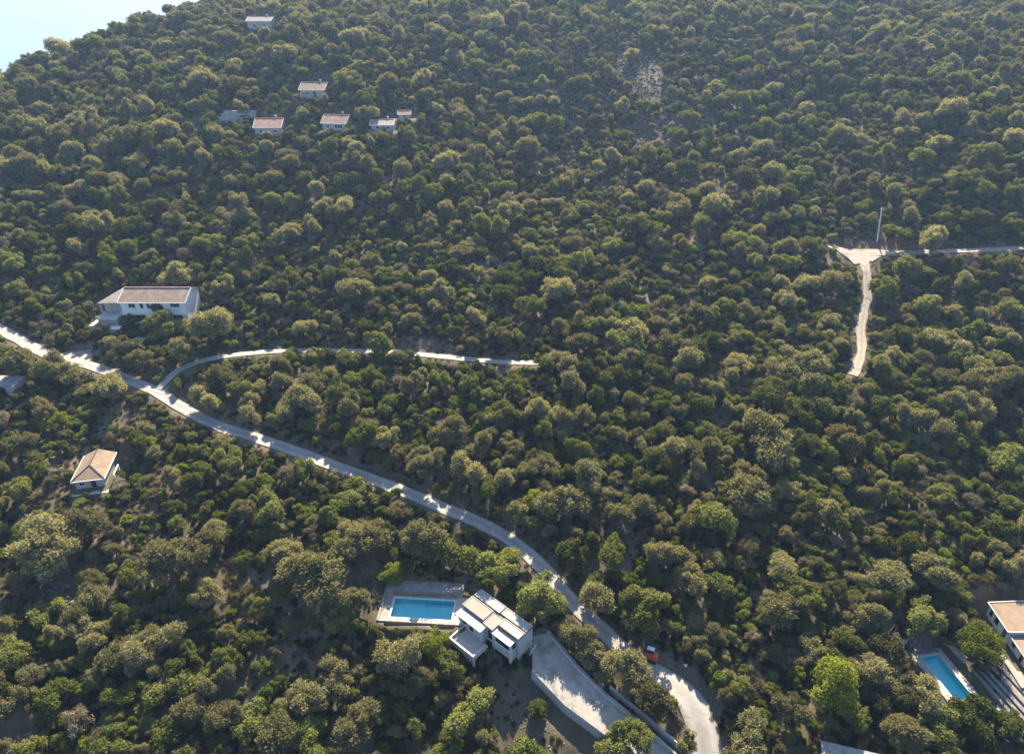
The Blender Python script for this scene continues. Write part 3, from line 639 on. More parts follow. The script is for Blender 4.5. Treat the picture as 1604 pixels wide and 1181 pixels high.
face_slab([(-.9, -2.6, -.9), (.9, -2.6, -.9), (.9, 2.4, .35), (-.9, 2.4, .35)], .5, 'slab', 'pole_concrete', o)
for s in (-1, 1): MB().bar((s * .98, -2.6, -.85), (s * .98, 2.4, .42), .16, .4).build('kerb', 'stone', o)

# house with tan roof, pool and terraces at the other side
rv = thing('tan_roofed_house', 'white house with flat-pitched tan roof above the stepped stone terraces', 'house', (86.6, 76.2, RVZ), R(-3))
MB().box(.5, 8.2, 3.4, 9.6, -2.5, 2.9).build('wall', 'white_plaster', rv); MB().box(.9, 8.0, -4.5, 3.4, -2.5, 2.3).build('wall', 'white_plaster', rv)
r1 = face_slab([(-.1, 3.2, 3.0), (8.8, 3.2, 3.5), (8.8, 10.1, 3.55), (-.1, 9.6, 3.05)], .16, 'roof', 'tan_roof', rv)
r2 = face_slab([(.3, -5.0, 2.35), (8.6, -5.0, 2.8), (8.6, 3.1, 2.85), (.3, 3.1, 2.4)], .16, 'roof', 'brown_tile', rv)
for a, b, pr in (((-.12, 3.15, 3.06), (-.12, 9.65, 3.12), r1), ((-.1, 9.65, 3.1), (8.8, 10.15, 3.6), r1), ((-.1, 3.16, 3.08), (8.8, 3.16, 3.58), r1), ((.28, -5, 2.42), (.28, 3.05, 2.47), r2)):
    MB().bar(a, b, .2, .16).build('roof_edge', 'coping', pr)
for y0, y1, z1, nm in ((3.9, 4.7, 2.2, 'door'), (6.3, 7.3, 2.1, 'window'), (8.2, 8.9, 2.1, 'window')):
    w_ = MB().box(.44, .52, y0, y1, .1 if nm == 'door' else .9, z1).build(nm, 'dark_frame', rv); MB().box(.41, .47, y0 + .1, y1 - .1, .2 if nm == 'door' else 1.0, z1 - .1).build('pane', 'dark_glass', w_)
for y0, y1, z1, nm in ((-3.6, -2.9, 2.0, 'door'), (-.8, -.1, 2.0, 'door'), (1.6, 2.4, 2.0, 'window')):
    w_ = MB().box(.84, .92, y0, y1, .1 if nm == 'door' else .8, z1).build(nm, 'dark_frame', rv); MB().box(.81, .87, y0 + .1, y1 - .1, .2 if nm == 'door' else .9, z1 - .1).build('pane', 'dark_glass', w_)
MB().box(-1.6, .48, -5.5, 10, -2.6, -.02).build('porch_slab', 'stone', rv)
p0 = np.array(P2[3]); p1 = np.array(P2[0]); dU = (p1 - p0); L2 = float(np.linalg.norm(dU)); dU /= L2; W2 = 3.3
# local x along the short side, y along the long side
pool2 = thing('swimming_pool', 'narrow bright blue pool with cream coping below the tan-roofed house', 'pool', (p0[0], p0[1], -104.0), math.atan2(dU[1], dU[0]) - R(90))
basin(pool2, W2, L2, 1.2, .42)
d2 = thing('pool_surround', 'narrow pale paving and low wall round the bright blue pool below the tan roof', 'deck', (p0[0], p0[1], -104.0), math.atan2(dU[1], dU[0]) - R(90))
for (a, b, c, d, z0, z1, nm, mt) in ((-1.1, -.425, -1, L2 + .425, -1.7, -.02, 'paving', 'pale_stone'), (-.42, W2 + .425, L2 + .425, L2 + 1.3, -1.7, -.02, 'paving', 'coping'), (W2 + .425, W2 + 1.3, -1, L2 + 1.3, -1.7, -.015, 'paving', 'pale_stone'), (-.42, W2 + .42, -2.6, -.425, -2.7, -.025, 'paving', 'coping'),
        (-1.55, -1.1, -1.6, L2 + 1.0, -2.4, .12, 'low_wall', 'stone'), (-2.9, -2.5, 1.0, L2 + 1.5, -2.8, -.6, 'outer_wall', 'pale_stone')):
    MB().box(a, b, c, d, z0, z1).build(nm, mt, d2, bevel=.03)
# terraced walls between pool and house, one thing each
TD = np.array([.2, -.98]); TN = np.array([.98, .2])
o0 = np.array([78.7, 76.6])
TERR = [(0.2, -1.5, 16.0, .50, 'lowest stone terrace wall beside the bright pool'), (1.3, .3, 15.5, .45, 'second terrace wall up from the bright pool'), (2.3, .0, 15.0, .45, 'third terrace wall up from the bright pool, topped pale'), (3.5, -.6, 15.0, .55, 'fourth terrace wall up from the bright pool, along a gravel bed'),
        (5.0, -.2, 12.5, .65, 'broad pale terrace wall between two dark gravel beds'), (6.2, -.4, 11.0, .55, 'terrace wall next below the house porch'), (7.0, .2, 9.0, .5, 'highest terrace wall under the tan-roofed house')]
for i, (nn, t0, t1, th, lb) in enumerate(TERR):
    z = -104.0 + .13 * i; q = o0 + TN * nn + TD * t0; L = t1 - t0
    o = thing('terrace_wall', lb, 'wall', (q[0], q[1], z), math.atan2(TD[1], TD[0]))
    MB().box(0, L, -th / 2, th / 2, -4.0, .28).build('wall_run', 'grey_block', o, bevel=.02)
    MB().box(-.05, L + .05, -th / 2 - .06, th / 2 + .06, .283, .38).build('cap', 'old_stone', o)
    if i < len(TERR) - 1:
        nx = TERR[i + 1]; gap = nx[0] - nn
        if gap > .9: MB().box(max(0, nx[1] - t0), min(L, nx[2] - t0), th / 2 + .07, gap - nx[3] / 2 - .07, -4.0, .02 + .05 * (i % 2)).build('bed', 'gravel_bed', o)
q = o0 + TN * 6.4 + TD * 6.6; o = thing('garden_steps', 'flight of pale garden steps between the gravel beds', 'steps', (q[0], q[1], -103.6), math.atan2(TN[1], TN[0]))
for i in range(6): MB().box(-1.0 + i * .42, -.58 + i * .42, -1.2, 1.2, -1.5, -.1 + i * .15).build('step', 'coping', o)
q = o0 + TN * -.9 + TD * 8.0; o = thing('paved_pad', 'cream paved pad at the foot of the terrace walls', 'paving', (q[0], q[1], -104.2), math.atan2(TD[1], TD[0]))
for i in range(3): MB().box(i * 1.1, i * 1.1 + 1.06, -.7, .7, -2, .02).build('slab', 'coping', o, bevel=.02)
q = o0 + TN * -.6 + TD * 12.2; o = thing('paved_path', 'cream stepping path running down beside the lowest terrace wall', 'paving', (q[0], q[1], -105.2), math.atan2(TD[1], TD[0]))
for i in range(5): MB().box(i * 1.0, i * 1.0 + .95, -.6, .6, -2.5, .3 - .1 * i).build('slab', 'coping', o, bevel=.02)
wallrun('garden_wall', 'crooked rubble wall behind the bright blue pool', [(68.6, 78.4), (70.4, 80.6), (73.0, 82.0), (76.0, 82.4)], .7, 'pale_stone', 2, .9, lambda x, y: -103.8, cap=False)
wallrun('garden_wall', 'straight pale wall running from the rubble wall towards the umbrella-shaped tree', [(76.4, 82.3), (77.9, 78.2), (78.6, 76.2)], .35, 'plaster', 2, 1.3, lambda x, y: -103.8)
wallrun('slatted_wall', 'low row of pale stone slabs beside the corner of the tan-roofed house', [(82.5, 86.4), (84.2, 84.8), (85.4, 83.2)], .9, 'pale_stone', 2, .5, lambda x, y: -102.8, cap=False)

# ------------------------------------------------------------------ pole, digger and loose things
g = ground(1374, 378); o = thing('utility_pole', 'tall pale concrete utility pole above the track junction', 'pole', (g[0], g[1], zg(g[0], g[1]) - .2)); o.rotation_euler = (0, R(-8), 0)
MB().cyl((0, 0, 0), (0, 0, 10.4), .22, .14, 12).build('shaft', 'white_plaster', o); MB().bar((-.45, 0, 10.0), (.45, 0, 10.0), .1, .1).build('cross_arm', 'steel', o)
for x in (-.38, .38): MB().cyl((x, 0, 10.05), (x, 0, 10.25), .05, .03, 8).build('insulator', 'white_paint', o)

g = ground(1019, 1030); o = thing('excavator', 'orange tracked digger parked on the rubble beside the lane', 'excavator', (g[0], g[1] + .2, zg(g[0], g[1] + .2) + .02), R(-22))
for s in (-1, 1):
    t = MB(); prof = [(-1.15, .28), (-1.0, .05), (1.0, .05), (1.15, .28), (1.0, .52), (-1.0, .52)]
    t.quad(*[(x, s * .75 - .19, z) for x, z in prof]); t.quad(*[(x, s * .75 + .19, z) for x, z in prof[::-1]])
    for i in range(6):
        p, q = prof[i], prof[(i + 1) % 6]; t.quad((p[0], s * .75 - .19, p[1]), (p[0], s * .75 + .19, p[1]), (q[0], s * .75 + .19, q[1]), (q[0], s * .75 - .19, q[1]))
    t.build('track', 'black_rubber', o)
MB().box(-.5, .5, -.55, .55, .25, .6).build('undercarriage', 'dark_frame', o)
bd = MB().prism([(-.75, -.8), (1.0, -.8), (1.35, -.45), (1.35, .45), (1.0, .8), (-.75, .8)], .62, 1.35).build('body', 'orange_paint', o, bevel=.07)
MB().prism([(.5, -.72), (1.25, -.5), (1.25, .5), (.5, .72)], 1.353, 1.62).build('engine_cover', 'orange_paint', bd, bevel=.06)
cb = MB().box(-.7, .45, .02, .75, 1.353, 2.2).build('cab', 'dark_glass', o, bevel=.05); MB().box(-.78, .52, -.04, .8, 2.203, 2.3).build('cab_roof', 'white_paint', cb, bevel=.03)
for x in (-.68, .42):
    for y in (.04, .73): MB().box(x - .04, x + .04, y - .04, y + .04, 1.36, 2.2).build('cab_post', 'orange_paint', cb)
MB().bar((-.7, -.3, 1.1), (-2.1, -.3, 2.2), .22, .32).build('boom', 'orange_paint', o, bevel=.03); st = MB().bar((-2.0, -.3, 2.25), (-3.3, -.3, 1.0), .18, .24).build('stick', 'orange_paint', o, bevel=.03)
MB().cyl((-.9, -.3, 1.05), (-1.6, -.3, 2.05), .05, .05, 8).build('hydraulic_ram', 'steel', o)
b_ = MB(); pr = [(-3.2, 1.05), (-3.6, .9), (-3.7, .45), (-3.35, .3), (-3.0, .6)]
b_.quad(*[(x, -.62, z) for x, z in pr]); b_.quad(*[(x, .02, z) for x, z in pr[::-1]])
for i in range(5):
    if i == 3: continue
    p, q = pr[i], pr[(i + 1) % 5]; b_.quad((p[0], -.62, p[1]), (p[0], .02, p[1]), (q[0], .02, q[1]), (q[0], -.62, q[1]))
b_.build('bucket', 'dark_frame', o)

# ------------------------------------------------------------------ vegetation: forms
def leaf_mesh(name, mat, seed, nleaf, lobes, ls, zc, rz, lobe_r, asp=.62, stray=.12, flat=0.0, cone=0.0, up=.30, heads=1, spiky=0.0):
    """Crown of unit radius: sprays of leaf-sized faces on the surface of many small lobes."""
    g = np.random.default_rng(seed); C = []; RR = []
    hs = [(np.zeros(3), 1.0)] if heads == 1 else [(np.r_[g.normal(size=2) * .36, g.uniform(-.30, .42) * rz], g.uniform(.42, .78)) for _ in range(heads)]
    while len(C) < lobes:
        d = g.normal(size=3); d /= np.linalg.norm(d)
        if d[2] < -.62: continue
        r = g.uniform(*lobe_r); k = g.uniform(.70, 1.0) if len(C) > lobes * .25 else g.uniform(.1, .6)
        ho, hk = hs[g.integers(len(hs))]; c = ho + d * np.array([1, 1, rz]) * (1 - r * .75) * k * hk
        if cone: c[:2] *= 1 - cone * max(0, c[2]) / rz
        C.append(c + np.array([0, 0, zc])); RR.append(r * (1 - .5 * cone * max(0, c[2]) / rz))
    C = np.array(C); RR = np.array(RR); pick = g.choice(lobes, nleaf * 2, p=RR ** 2 / (RR ** 2).sum())
    d = g.normal(size=(nleaf * 2, 3)); d[:, 2] += .25; d /= np.linalg.norm(d, axis=1)[:, None]
    rad = np.clip(g.normal(.93, .15, nleaf * 2), .4, 1.25); st = g.random(nleaf * 2) < stray; rad[st] = g.uniform(1.0, 1.45, st.sum())
    P = C[pick] + d * (RR[pick] * rad)[:, None] * np.array([1, 1, 1 - flat])
    dist = np.linalg.norm(P[:, None, :] - C[None], axis=2) / RR[None]; dist[np.arange(len(P)), pick] = 9
    keep = (dist.min(1) > .72) | (g.random(len(P)) < .12); P = P[keep][:nleaf]; d = d[keep][:nleaf]; m = len(P)
    nn = d * .75 + g.normal(size=(m, 3)) * .55; nn[:, 2] += up; nn /= np.linalg.norm(nn, axis=1)[:, None]
    a = np.cross(nn, g.normal(size=(m, 3))); a /= np.linalg.norm(a, axis=1)[:, None]
    if spiky:
        a = d * spiky + g.normal(size=(m, 3)) * .5 + np.array([0, 0, .25]); a /= np.linalg.norm(a, axis=1)[:, None]; nn = np.cross(a, g.normal(size=(m, 3))); nn[:, 2] = np.abs(nn[:, 2]); nn /= np.linalg.norm(nn, axis=1)[:, None]
    b = np.cross(nn, a); b /= np.linalg.norm(b, axis=1)[:, None]
    sz = ls * g.uniform(.6, 1.3, m); a *= sz[:, None] * .5; b *= (sz * asp)[:, None] * .5
    V = np.stack([P - a * .9 - b * .35, P + b * -1.0, P + a, P + b * .9], 1).reshape(-1, 3)
    rn = np.repeat(g.random(m), 4); nc = int(nleaf * .13)                 # the inner, larger sprays that close the crown
    pk = g.choice(lobes, nc, p=RR ** 2 / (RR ** 2).sum()); Pc = C[pk] + g.normal(size=(nc, 3)) * (RR[pk] * .33)[:, None]; ctr = C.mean(0); Pc = ctr + (Pc - ctr) * .86
    a = g.normal(size=(nc, 3)); a /= np.linalg.norm(a, axis=1)[:, None]; b = np.cross(a, g.normal(size=(nc, 3))); b /= np.linalg.norm(b, axis=1)[:, None]
    sz = ls * g.uniform(1.3, 2.1, nc)[:, None]; a *= sz * .5; b *= sz * .45
    V = np.concatenate([V, np.stack([Pc - a, Pc - b, Pc + a, Pc + b], 1).reshape(-1, 3)]); rn = np.concatenate([rn, np.repeat(g.random(nc) * .5, 4)])  # inner sprays added to block light, toned darker: crown shade in the colour
    F_ = np.arange(len(V)).reshape(-1, 4)
    return V, F_, rn
def make_mesh(name, parts):
    """parts: list of (V, F, leafrnd or None, material)."""
    me = bpy.data.meshes.new(name); vs_, fs, mi, rn = [], [], [], []; k = 0
    for i, (V, F_, r_, mat) in enumerate(parts):
        vs_.append(np.asarray(V)); fs += [tuple(int(q) + k for q in f) for f in F_]; mi += [i] * len(F_)
        rn.append(np.zeros(len(V)) if r_ is None else r_); k += len(V); me.materials.append(MATS[mat])
    me.from_pydata(np.concatenate(vs_), [], fs); me.polygons.foreach_set('material_index', mi)
    at = me.attributes.new('leafrnd', 'FLOAT', 'POINT'); at.data.foreach_set('value', np.concatenate(rn)); me.update()
    return me
def trunk_geo(seed, h, r, nl, spread, top):
    """Leaning tapered trunk with forked limbs."""
    g = random.Random(seed); mb = MB(); lean = Vector((g.uniform(-.12, .12), g.uniform(-.12, .12), 0)); f = Vector((0, 0, h)) + lean
    mb.cyl((0, 0, -.35), (0, 0, .02), r * 1.5, r * 1.25, 8); mb.cyl((0, 0, 0), f, r * 1.25, r * .8, 8)
    for i in range(nl):
        a = 2 * math.pi * (i + g.random() * .6) / nl; e = f + Vector((math.cos(a) * spread, math.sin(a) * spread, g.uniform(.5, 1) * (top - h)))
        mid = (f + e) / 2 + Vector((math.cos(a) * .06, math.sin(a) * .06, .05)); mb.cyl(f, mid, r * .6, r * .4, 6); mb.cyl(mid, e, r * .4, r * .15, 6)
        e2 = mid + Vector((math.cos(a + .9) * spread * .6, math.sin(a + .9) * spread * .6, .3)); mb.cyl(mid, e2, r * .3, r * .1, 5)
    return np.array(mb.v), mb.f
FORMS = {}                                          # species -> list of (crown mesh, trunk mesh, joined mesh)
def species(sp_, count, cat, leaf, tk, **kw):
    FORMS[sp_] = []
    for i in range(count):
        g = random.Random(hash((sp_, i)) & 0xffff) if False else random.Random(sum(map(ord, sp_)) * 31 + i)
        q = {k: (v(g) if callable(v) else v) for k, v in kw.items()}
        V, F_, rn = leaf_mesh(sp_, leaf, sum(map(ord, sp_)) * 17 + i, **q)
        TV, TF = trunk_geo(sum(map(ord, sp_)) + i * 7, *tk)
        FORMS[sp_].append((make_mesh('crown', [(V, F_, rn, leaf)]), make_mesh('trunk', [(TV, TF, None, 'bark')]), make_mesh(sp_, [(V, F_, rn, leaf), (TV, TF, None, 'bark')])))
species('olive_tree', 13, 'olive tree', 'olive_leaf', (.55, .085, 5, .55, 1.25), nleaf=5600, lobes=lambda g: g.randint(34, 52), spiky=.6, asp=.48, ls=.128, zc=lambda g: g.uniform(.88, 1.08), rz=lambda g: g.uniform(.75, 1.0), lobe_r=(.15, .29), stray=.24, heads=lambda g: g.randint(2, 5))
species('oak_tree', 13, 'oak', 'oak_leaf', (.42, .09, 5, .5, 1.1), nleaf=4900, lobes=lambda g: g.randint(40, 62), ls=.110, zc=lambda g: g.uniform(.70, .86), rz=lambda g: g.uniform(.72, .95), lobe_r=(.14, .27), asp=.75, stray=.12, heads=lambda g: g.randint(2, 6))
species('green_shrub', 5, 'shrub', 'shrub_leaf', (.12, .05, 5, .4, .7), nleaf=1800, lobes=lambda g: g.randint(20, 30), ls=.17, zc=lambda g: g.uniform(.55, .68), rz=lambda g: g.uniform(.6, .8), lobe_r=(.18, .32), asp=.7, stray=.14)
species('dry_bush', 4, 'bush', 'dry_leaf', (.12, .04, 6, .5, .7), nleaf=1300, lobes=lambda g: g.randint(10, 16), ls=.12, zc=lambda g: g.uniform(.5, .6), rz=lambda g: g.uniform(.5, .75), lobe_r=(.22, .42), asp=.4, stray=.35)
species('pale_tree', 4, 'tree', 'dry_leaf', (.55, .08, 6, .6, 1.3), nleaf=1900, lobes=lambda g: g.randint(26, 36), ls=.12, zc=lambda g: g.uniform(.9, 1.1), rz=lambda g: g.uniform(.8, 1.0), lobe_r=(.15, .30), asp=.45, stray=.35, heads=lambda g: g.randint(2, 4))
species('lime_tree', 1, 'tree', 'lime_leaf', (.5, .09, 5, .5, 1.3), nleaf=5200, lobes=34, ls=.092, zc=1.35, rz=1.30, lobe_r=(.22, .36), asp=.75, stray=.1, cone=.45)
species('bright_tree', 2, 'tree', 'lime_leaf', (.4, .08, 5, .5, 1.0), nleaf=4000, lobes=26, ls=.095, zc=.9, rz=.85, lobe_r=(.2, .34), asp=.75, stray=.08)
species('umbrella_tree', 1, 'tree', 'shrub_leaf', (.5, .07, 6, .7, .8), nleaf=4600, lobes=40, ls=.075, zc=.72, rz=.36, lobe_r=(.16, .26), asp=.75, stray=.1)

# ------------------------------------------------------------------ vegetation: where
CLEAR = []
def clear_poly(pts, step=7):
    pts = np.array(pts, float); lo, hi = pts.min(0), pts.max(0)
    X, Y = np.meshgrid(np.arange(lo[0], hi[0] + 1, step), np.arange(lo[1], hi[1] + 1, step)); k = inpoly(pts, X, Y)
    CLEAR.extend(np.stack([X[k], Y[k]], 1).tolist())
for pts in ([(606, 918), (716, 928), (755, 920), (836, 980), (836, 1045), (800, 1062), (745, 1047), (700, 1005), (715, 978), (606, 978)], [(836, 1000), (858, 995), (905, 1046), (945, 1086), (1062, 1181), (1000, 1181), (836, 1052)],
            [(117, 708), (175, 706), (171, 768), (116, 767)], [(157, 472), (197, 450), (305, 452), (296, 488), (180, 490), (154, 505)], [(206, 531), (226, 531), (226, 545), (206, 545)],
            [(387, 28), (431, 28), (431, 45), (387, 45)], [(470, 130), (512, 131), (512, 147), (472, 147)], [(399, 184), (443, 185), (440, 205), (399, 205)], [(503, 183), (546, 184), (541, 199), (504, 199)], [(581, 188), (617, 189), (617, 199), (581, 199)], [(345, 174), (398, 172), (398, 188), (345, 190)], [(627, 178), (642, 178), (642, 184), (627, 184)],
            [(1436, 1026), (1470, 1018), (1530, 1084), (1502, 1094)], [(1514, 1040), (1545, 1036), (1575, 1020), (1610, 1050), (1610, 1130), (1555, 1085)], [(1533, 950), (1582, 938), (1610, 960), (1610, 1034), (1580, 1002)], [(1285, 1160), (1380, 1166), (1395, 1185), (1290, 1185)],
            [(1374, 326), (1383, 326), (1378, 380), (1371, 380)], [(0, 598), (26, 598), (26, 612), (0, 612)], [(986, 1008), (1028, 1008), (1030, 1036), (990, 1030)], [(84, 552), (142, 548), (140, 568), (90, 566)], [(222, 602), (268, 592), (266, 606), (250, 620)], [(1312, 390), (1400, 394), (1364, 430), (1346, 430)]):
    clear_poly(pts)
HID = {'lane': [(150, 196), (416, 446), (60, 84), (985, 1062)], 'terrace': [(440, 655), (840, 2000)], 'upper': [(1575, 1600), (-999, 1308)], 'stem': []}
for key, P in LINES.items():
    px, py, f = proj(P[:, 0], P[:, 1], P[:, 2])
    for x, y in zip(px, py):
        if not any(a < x < b for a, b in HID[key]): CLEAR.append((float(x), float(y)))
    for sd in (-1, 1):
        T_ = np.gradient(P[:, :2], axis=0); T_ /= np.linalg.norm(T_, axis=1)[:, None]; ex, ey, _f = proj(P[:, 0] - T_[:, 1] * sd * .9, P[:, 1] + T_[:, 0] * sd * .9, P[:, 2])
        CLEAR.extend([(float(x), float(y)) for x, y in zip(ex, ey) if not any(a < x < b for a, b in HID[key])])
CLEAR = np.array(CLEAR)
OPEN = [np.array(p, float) for p in ([(505, 868), (560, 858), (604, 885), (604, 965), (565, 985), (520, 962)], [(55, 905), (130, 895), (125, 955), (60, 965)], [(-10, 900), (40, 890), (30, 950), (-10, 955)],
        [(772, 1062), (835, 1052), (870, 1112), (905, 1190), (800, 1190), (765, 1120)], [(985, 985), (1080, 1035), (1135, 1095), (1130, 1120), (1075, 1080), (1000, 1035)],
        [(610, 528), (700, 535), (720, 556), (620, 548)], [(1300, 372), (1440, 382), (1440, 392), (1300, 390)], [(962, 82), (1000, 74), (1045, 104), (1050, 150), (1010, 175), (970, 128)], [(980, 196), (1050, 190), (1062, 232), (1000, 240)], [(150, 640), (215, 630), (230, 660), (150, 690)], [(270, 186), (335, 180), (335, 205), (275, 212)],
        [(330, 1090), (375, 1075), (380, 1120), (335, 1130)])]
LOW = [np.array(p, float) for p in ([(860, 60), (1120, 50), (1150, 300), (900, 330)], [(130, 640), (250, 640), (280, 760), (150, 700)], [(1440, 390), (1604, 395), (1604, 520), (1400, 480)], [(760, 1040), (900, 1060), (980, 1181), (760, 1181)], [(280, 860), (470, 860), (560, 1000), (300, 960)], [(0, 680), (120, 690), (330, 760), (330, 830), (180, 900), (0, 960)], [(480, 840), (620, 850), (600, 980), (500, 990)])]

TREES = []                                          # species, x, y, z, R, zs, rot, form, hand
GRID = {}
def near(x, y, r, k=.72):
    gx, gy = int(x // 8), int(y // 8)
    for i in (-1, 0, 1):
        for j in (-1, 0, 1):
            for (a, b, c) in GRID.get((gx + i, gy + j), ()):
                if (a - x) ** 2 + (b - y) ** 2 < (k * (r + c)) ** 2: return True
    return False
def plant(sp_, x, y, z, r, zs, hand=False):
    TREES.append([sp_, x, y, z, r, zs, random.uniform(0, 6.28), random.randrange(len(FORMS[sp_])), hand])
    GRID.setdefault((int(x // 8), int(y // 8)), []).append((x, y, r))
CZ = {'pale_tree': 1.05, 'olive_tree': 1.05, 'oak_tree': .85, 'green_shrub': .6, 'dry_bush': .55, 'lime_tree': 1.35, 'bright_tree': .9, 'umbrella_tree': .72}
def hand(sp_, px, py, rpx, zs=1.0):
    """A tree whose crown centre and radius are read off the photograph; its foot is on the hillside."""
    r = 2.5
    for _ in range(4):
        g = ground(px, py, CZ[sp_] * r * zs); f = proj(*g)[2]; r = rpx * f / FPX
    z = zg(g[0], g[1]); plant(sp_, float(g[0]), float(g[1]), z, float(r), zs, True)
O, K, B_, D_ = 'olive_tree', 'oak_tree', 'bright_tree', 'dry_bush'
hand('lime_tree', 1308, 1070, 43); hand('umbrella_tree', 1535, 1006, 40); hand(B_, 610, 891, 23); hand(B_, 95, 660, 17)
for a in ((O, 898, 985, 26), (O, 928, 1018, 26), (O, 985, 1048, 33), (O, 1030, 1092, 32), (O, 990, 1085, 22), (O, 1163, 1160, 38), (O, 1245, 1112, 28), (O, 1372, 1090, 22), (O, 1290, 1008, 27), (O, 1405, 1070, 32), (K, 1330, 1004, 24),
          (K, 845, 938, 40), (K, 792, 882, 32), (K, 712, 862, 34), (O, 658, 848, 36), (O, 572, 848, 34), (K, 704, 1046, 30), (B_, 682, 1006, 25), (O, 640, 1020, 36), (K, 576, 985, 22), (O, 655, 1062, 24), (K, 840, 1110, 18),
          (O, 488, 905, 46), (O, 455, 868, 30), (O, 78, 832, 40), (O, 134, 822, 32), (O, 262, 872, 44), (O, 310, 868, 34), (O, 95, 868, 34), (O, 286, 542, 24), (K, 240, 512, 24), (K, 205, 500, 14), (K, 270, 512, 20), (O, 328, 505, 32), (O, 197, 548, 24), (O, 168, 602, 30),
          (K, 365, 716, 24), (B_, 230, 693, 14), (O, 602, 686, 20), (O, 645, 602, 15, 1.4), (O, 595, 602, 15), (O, 322, 622, 22), (O, 392, 640, 22), (O, 665, 722, 27), (O, 735, 735, 27), (O, 795, 757, 20, 1.4), (B_, 838, 782, 18), (O, 888, 785, 33), (O, 455, 640, 24),
          (O, 642, 500, 18), (K, 588, 534, 24), (O, 740, 497, 16), (O, 782, 522, 18), (O, 1466, 370, 25), (K, 900, 860, 30), (K, 962, 862, 28), (O, 1042, 868, 32), (O, 942, 925, 30), (K, 1005, 950, 40), (O, 1200, 685, 42), (O, 1075, 905, 30), (K, 1120, 915, 30),
          (O, 1180, 770, 36), (O, 1330, 690, 30), (K, 1120, 815, 36), (O, 1230, 955, 34), (K, 1480, 940, 22), (O, 1395, 990, 32), (O, 1360, 965, 30), (K, 965, 590, 26), (O, 985, 560, 24), (O, 30, 560, 26), (O, 75, 575, 24), (O, 100, 585, 22), (K, 840, 480, 22), (O, 880, 455, 24),
          (K, 1530, 1138, 42), (K, 1468, 1142, 36), (K, 1580, 1145, 34), (O, 1440, 1085, 32), (K, 1000, 1165, 30), (K, 960, 1175, 30), (K, 1352, 1128, 20), (K, 1420, 420, 26), (K, 1385, 450, 24), (K, 1580, 415, 22), (K, 1500, 415, 20), (O, 1300, 440, 22), (K, 1330, 425, 16), (K, 452, 556, 15), (O, 482, 556, 14), (K, 508, 557, 15), (K, 540, 558, 16), (O, 566, 557, 14), (K, 597, 560, 15), (O, 622, 558, 14), (K, 642, 560, 15), (K, 856, 570, 20), (O, 884, 568, 22), (K, 915, 572, 20), (K, 410, 562, 10), (K, 375, 568, 10)):
    hand(*a)

NZV = lambda x, y, s, o: mnoise.noise(Vector((x * s, y * s, o)))
cand = []
r2 = np.random.default_rng(11)
NC = 60000
cy = np.sqrt(r2.uniform(52 ** 2, 385 ** 2, NC)); cxx = r2.uniform(-1, 1, NC) * (cy * .90 + 26)
CZT = zground(cxx, cy)
rds = np.full(NC, 99.0)
for key, P in LINES.items():
    box = (cxx > P[:, 0].min() - 8) & (cxx < P[:, 0].max() + 8) & (cy > P[:, 1].min() - 8) & (cy < P[:, 1].max() + 8)
    d, _ = segdist(P, cxx[box], cy[box]); rds[box] = np.minimum(rds[box], d - ROADS[key][1] / 2)
padin = np.zeros(NC, bool)
for poly, z, bl in PADS: padin |= inpoly(poly, cxx, cy) | (segdist(poly, cxx, cy, True)[0] < .8)
cpx, cpy, cf = proj(cxx, cy, CZT)
opn = np.zeros(NC, bool); low = np.zeros(NC, bool)
for p in OPEN: opn |= inpoly(p, cpx, cpy)
for p in LOW: low |= inpoly(p, cpx, cpy)
for i in range(NC):
    x, y, z = float(cxx[i]), float(cy[i]), float(CZT[i])
    if padin[i] or rds[i] < .6 or (opn[i] and random.random() < .97): continue
    s_ = (x + 158 * S) * -.78 + (y - 232 * S) * .62
    if s_ > 60: continue                                                    # far down behind the skyline
    dn = NZV(x, y, .035, 1.7) + .5 * NZV(x, y, .09, 5.1)
    if (low[i] and random.random() < .5) or (dn < -.30 and random.random() < (.15 if x > 25 and y < 165 else .45)): continue
    q = random.random() + .30 * NZV(x, y, .05, 8.8) + .15 * NZV(x, y, .15, 2.2)
    sp_ = ('pale_tree' if random.random() < .09 else O) if q < .37 else K if q < .80 else 'green_shrub' if q < .95 else D_
    far = min(1.25, .90 + y / 900)
    r = {O: 1.2 + 3.3 * random.random() ** 1.7, 'pale_tree': random.uniform(1.3, 2.8), K: 1.1 + 3.3 * random.random() ** 1.7, 'green_shrub': random.uniform(.9, 1.8), D_: random.uniform(.7, 1.5)}[sp_] * far
    if low[i]: r *= .72
    if rds[i] < r * .7 + .2: continue
    if near(x, y, r, (.56 if (x > 25 and y < 165) or (x < -50 and y > 215) or y < 90 else .76 if -75 < x < 125 and 150 < y < 330 else .66) + .18 * NZV(x, y, .05, 4.4)): continue
    zs = random.uniform(.72, 1.4) if r < 3.2 else random.uniform(.7, 1.05)
    X, Y, f = proj(x, y, z + CZ[sp_] * r * zs); rp = r * FPX / f * 1.02
    if len(CLEAR) and ((CLEAR[:, 0] - X) ** 2 + (CLEAR[:, 1] - Y) ** 2 < rp * rp).any(): continue
    plant(sp_, x, y, z, r, zs)

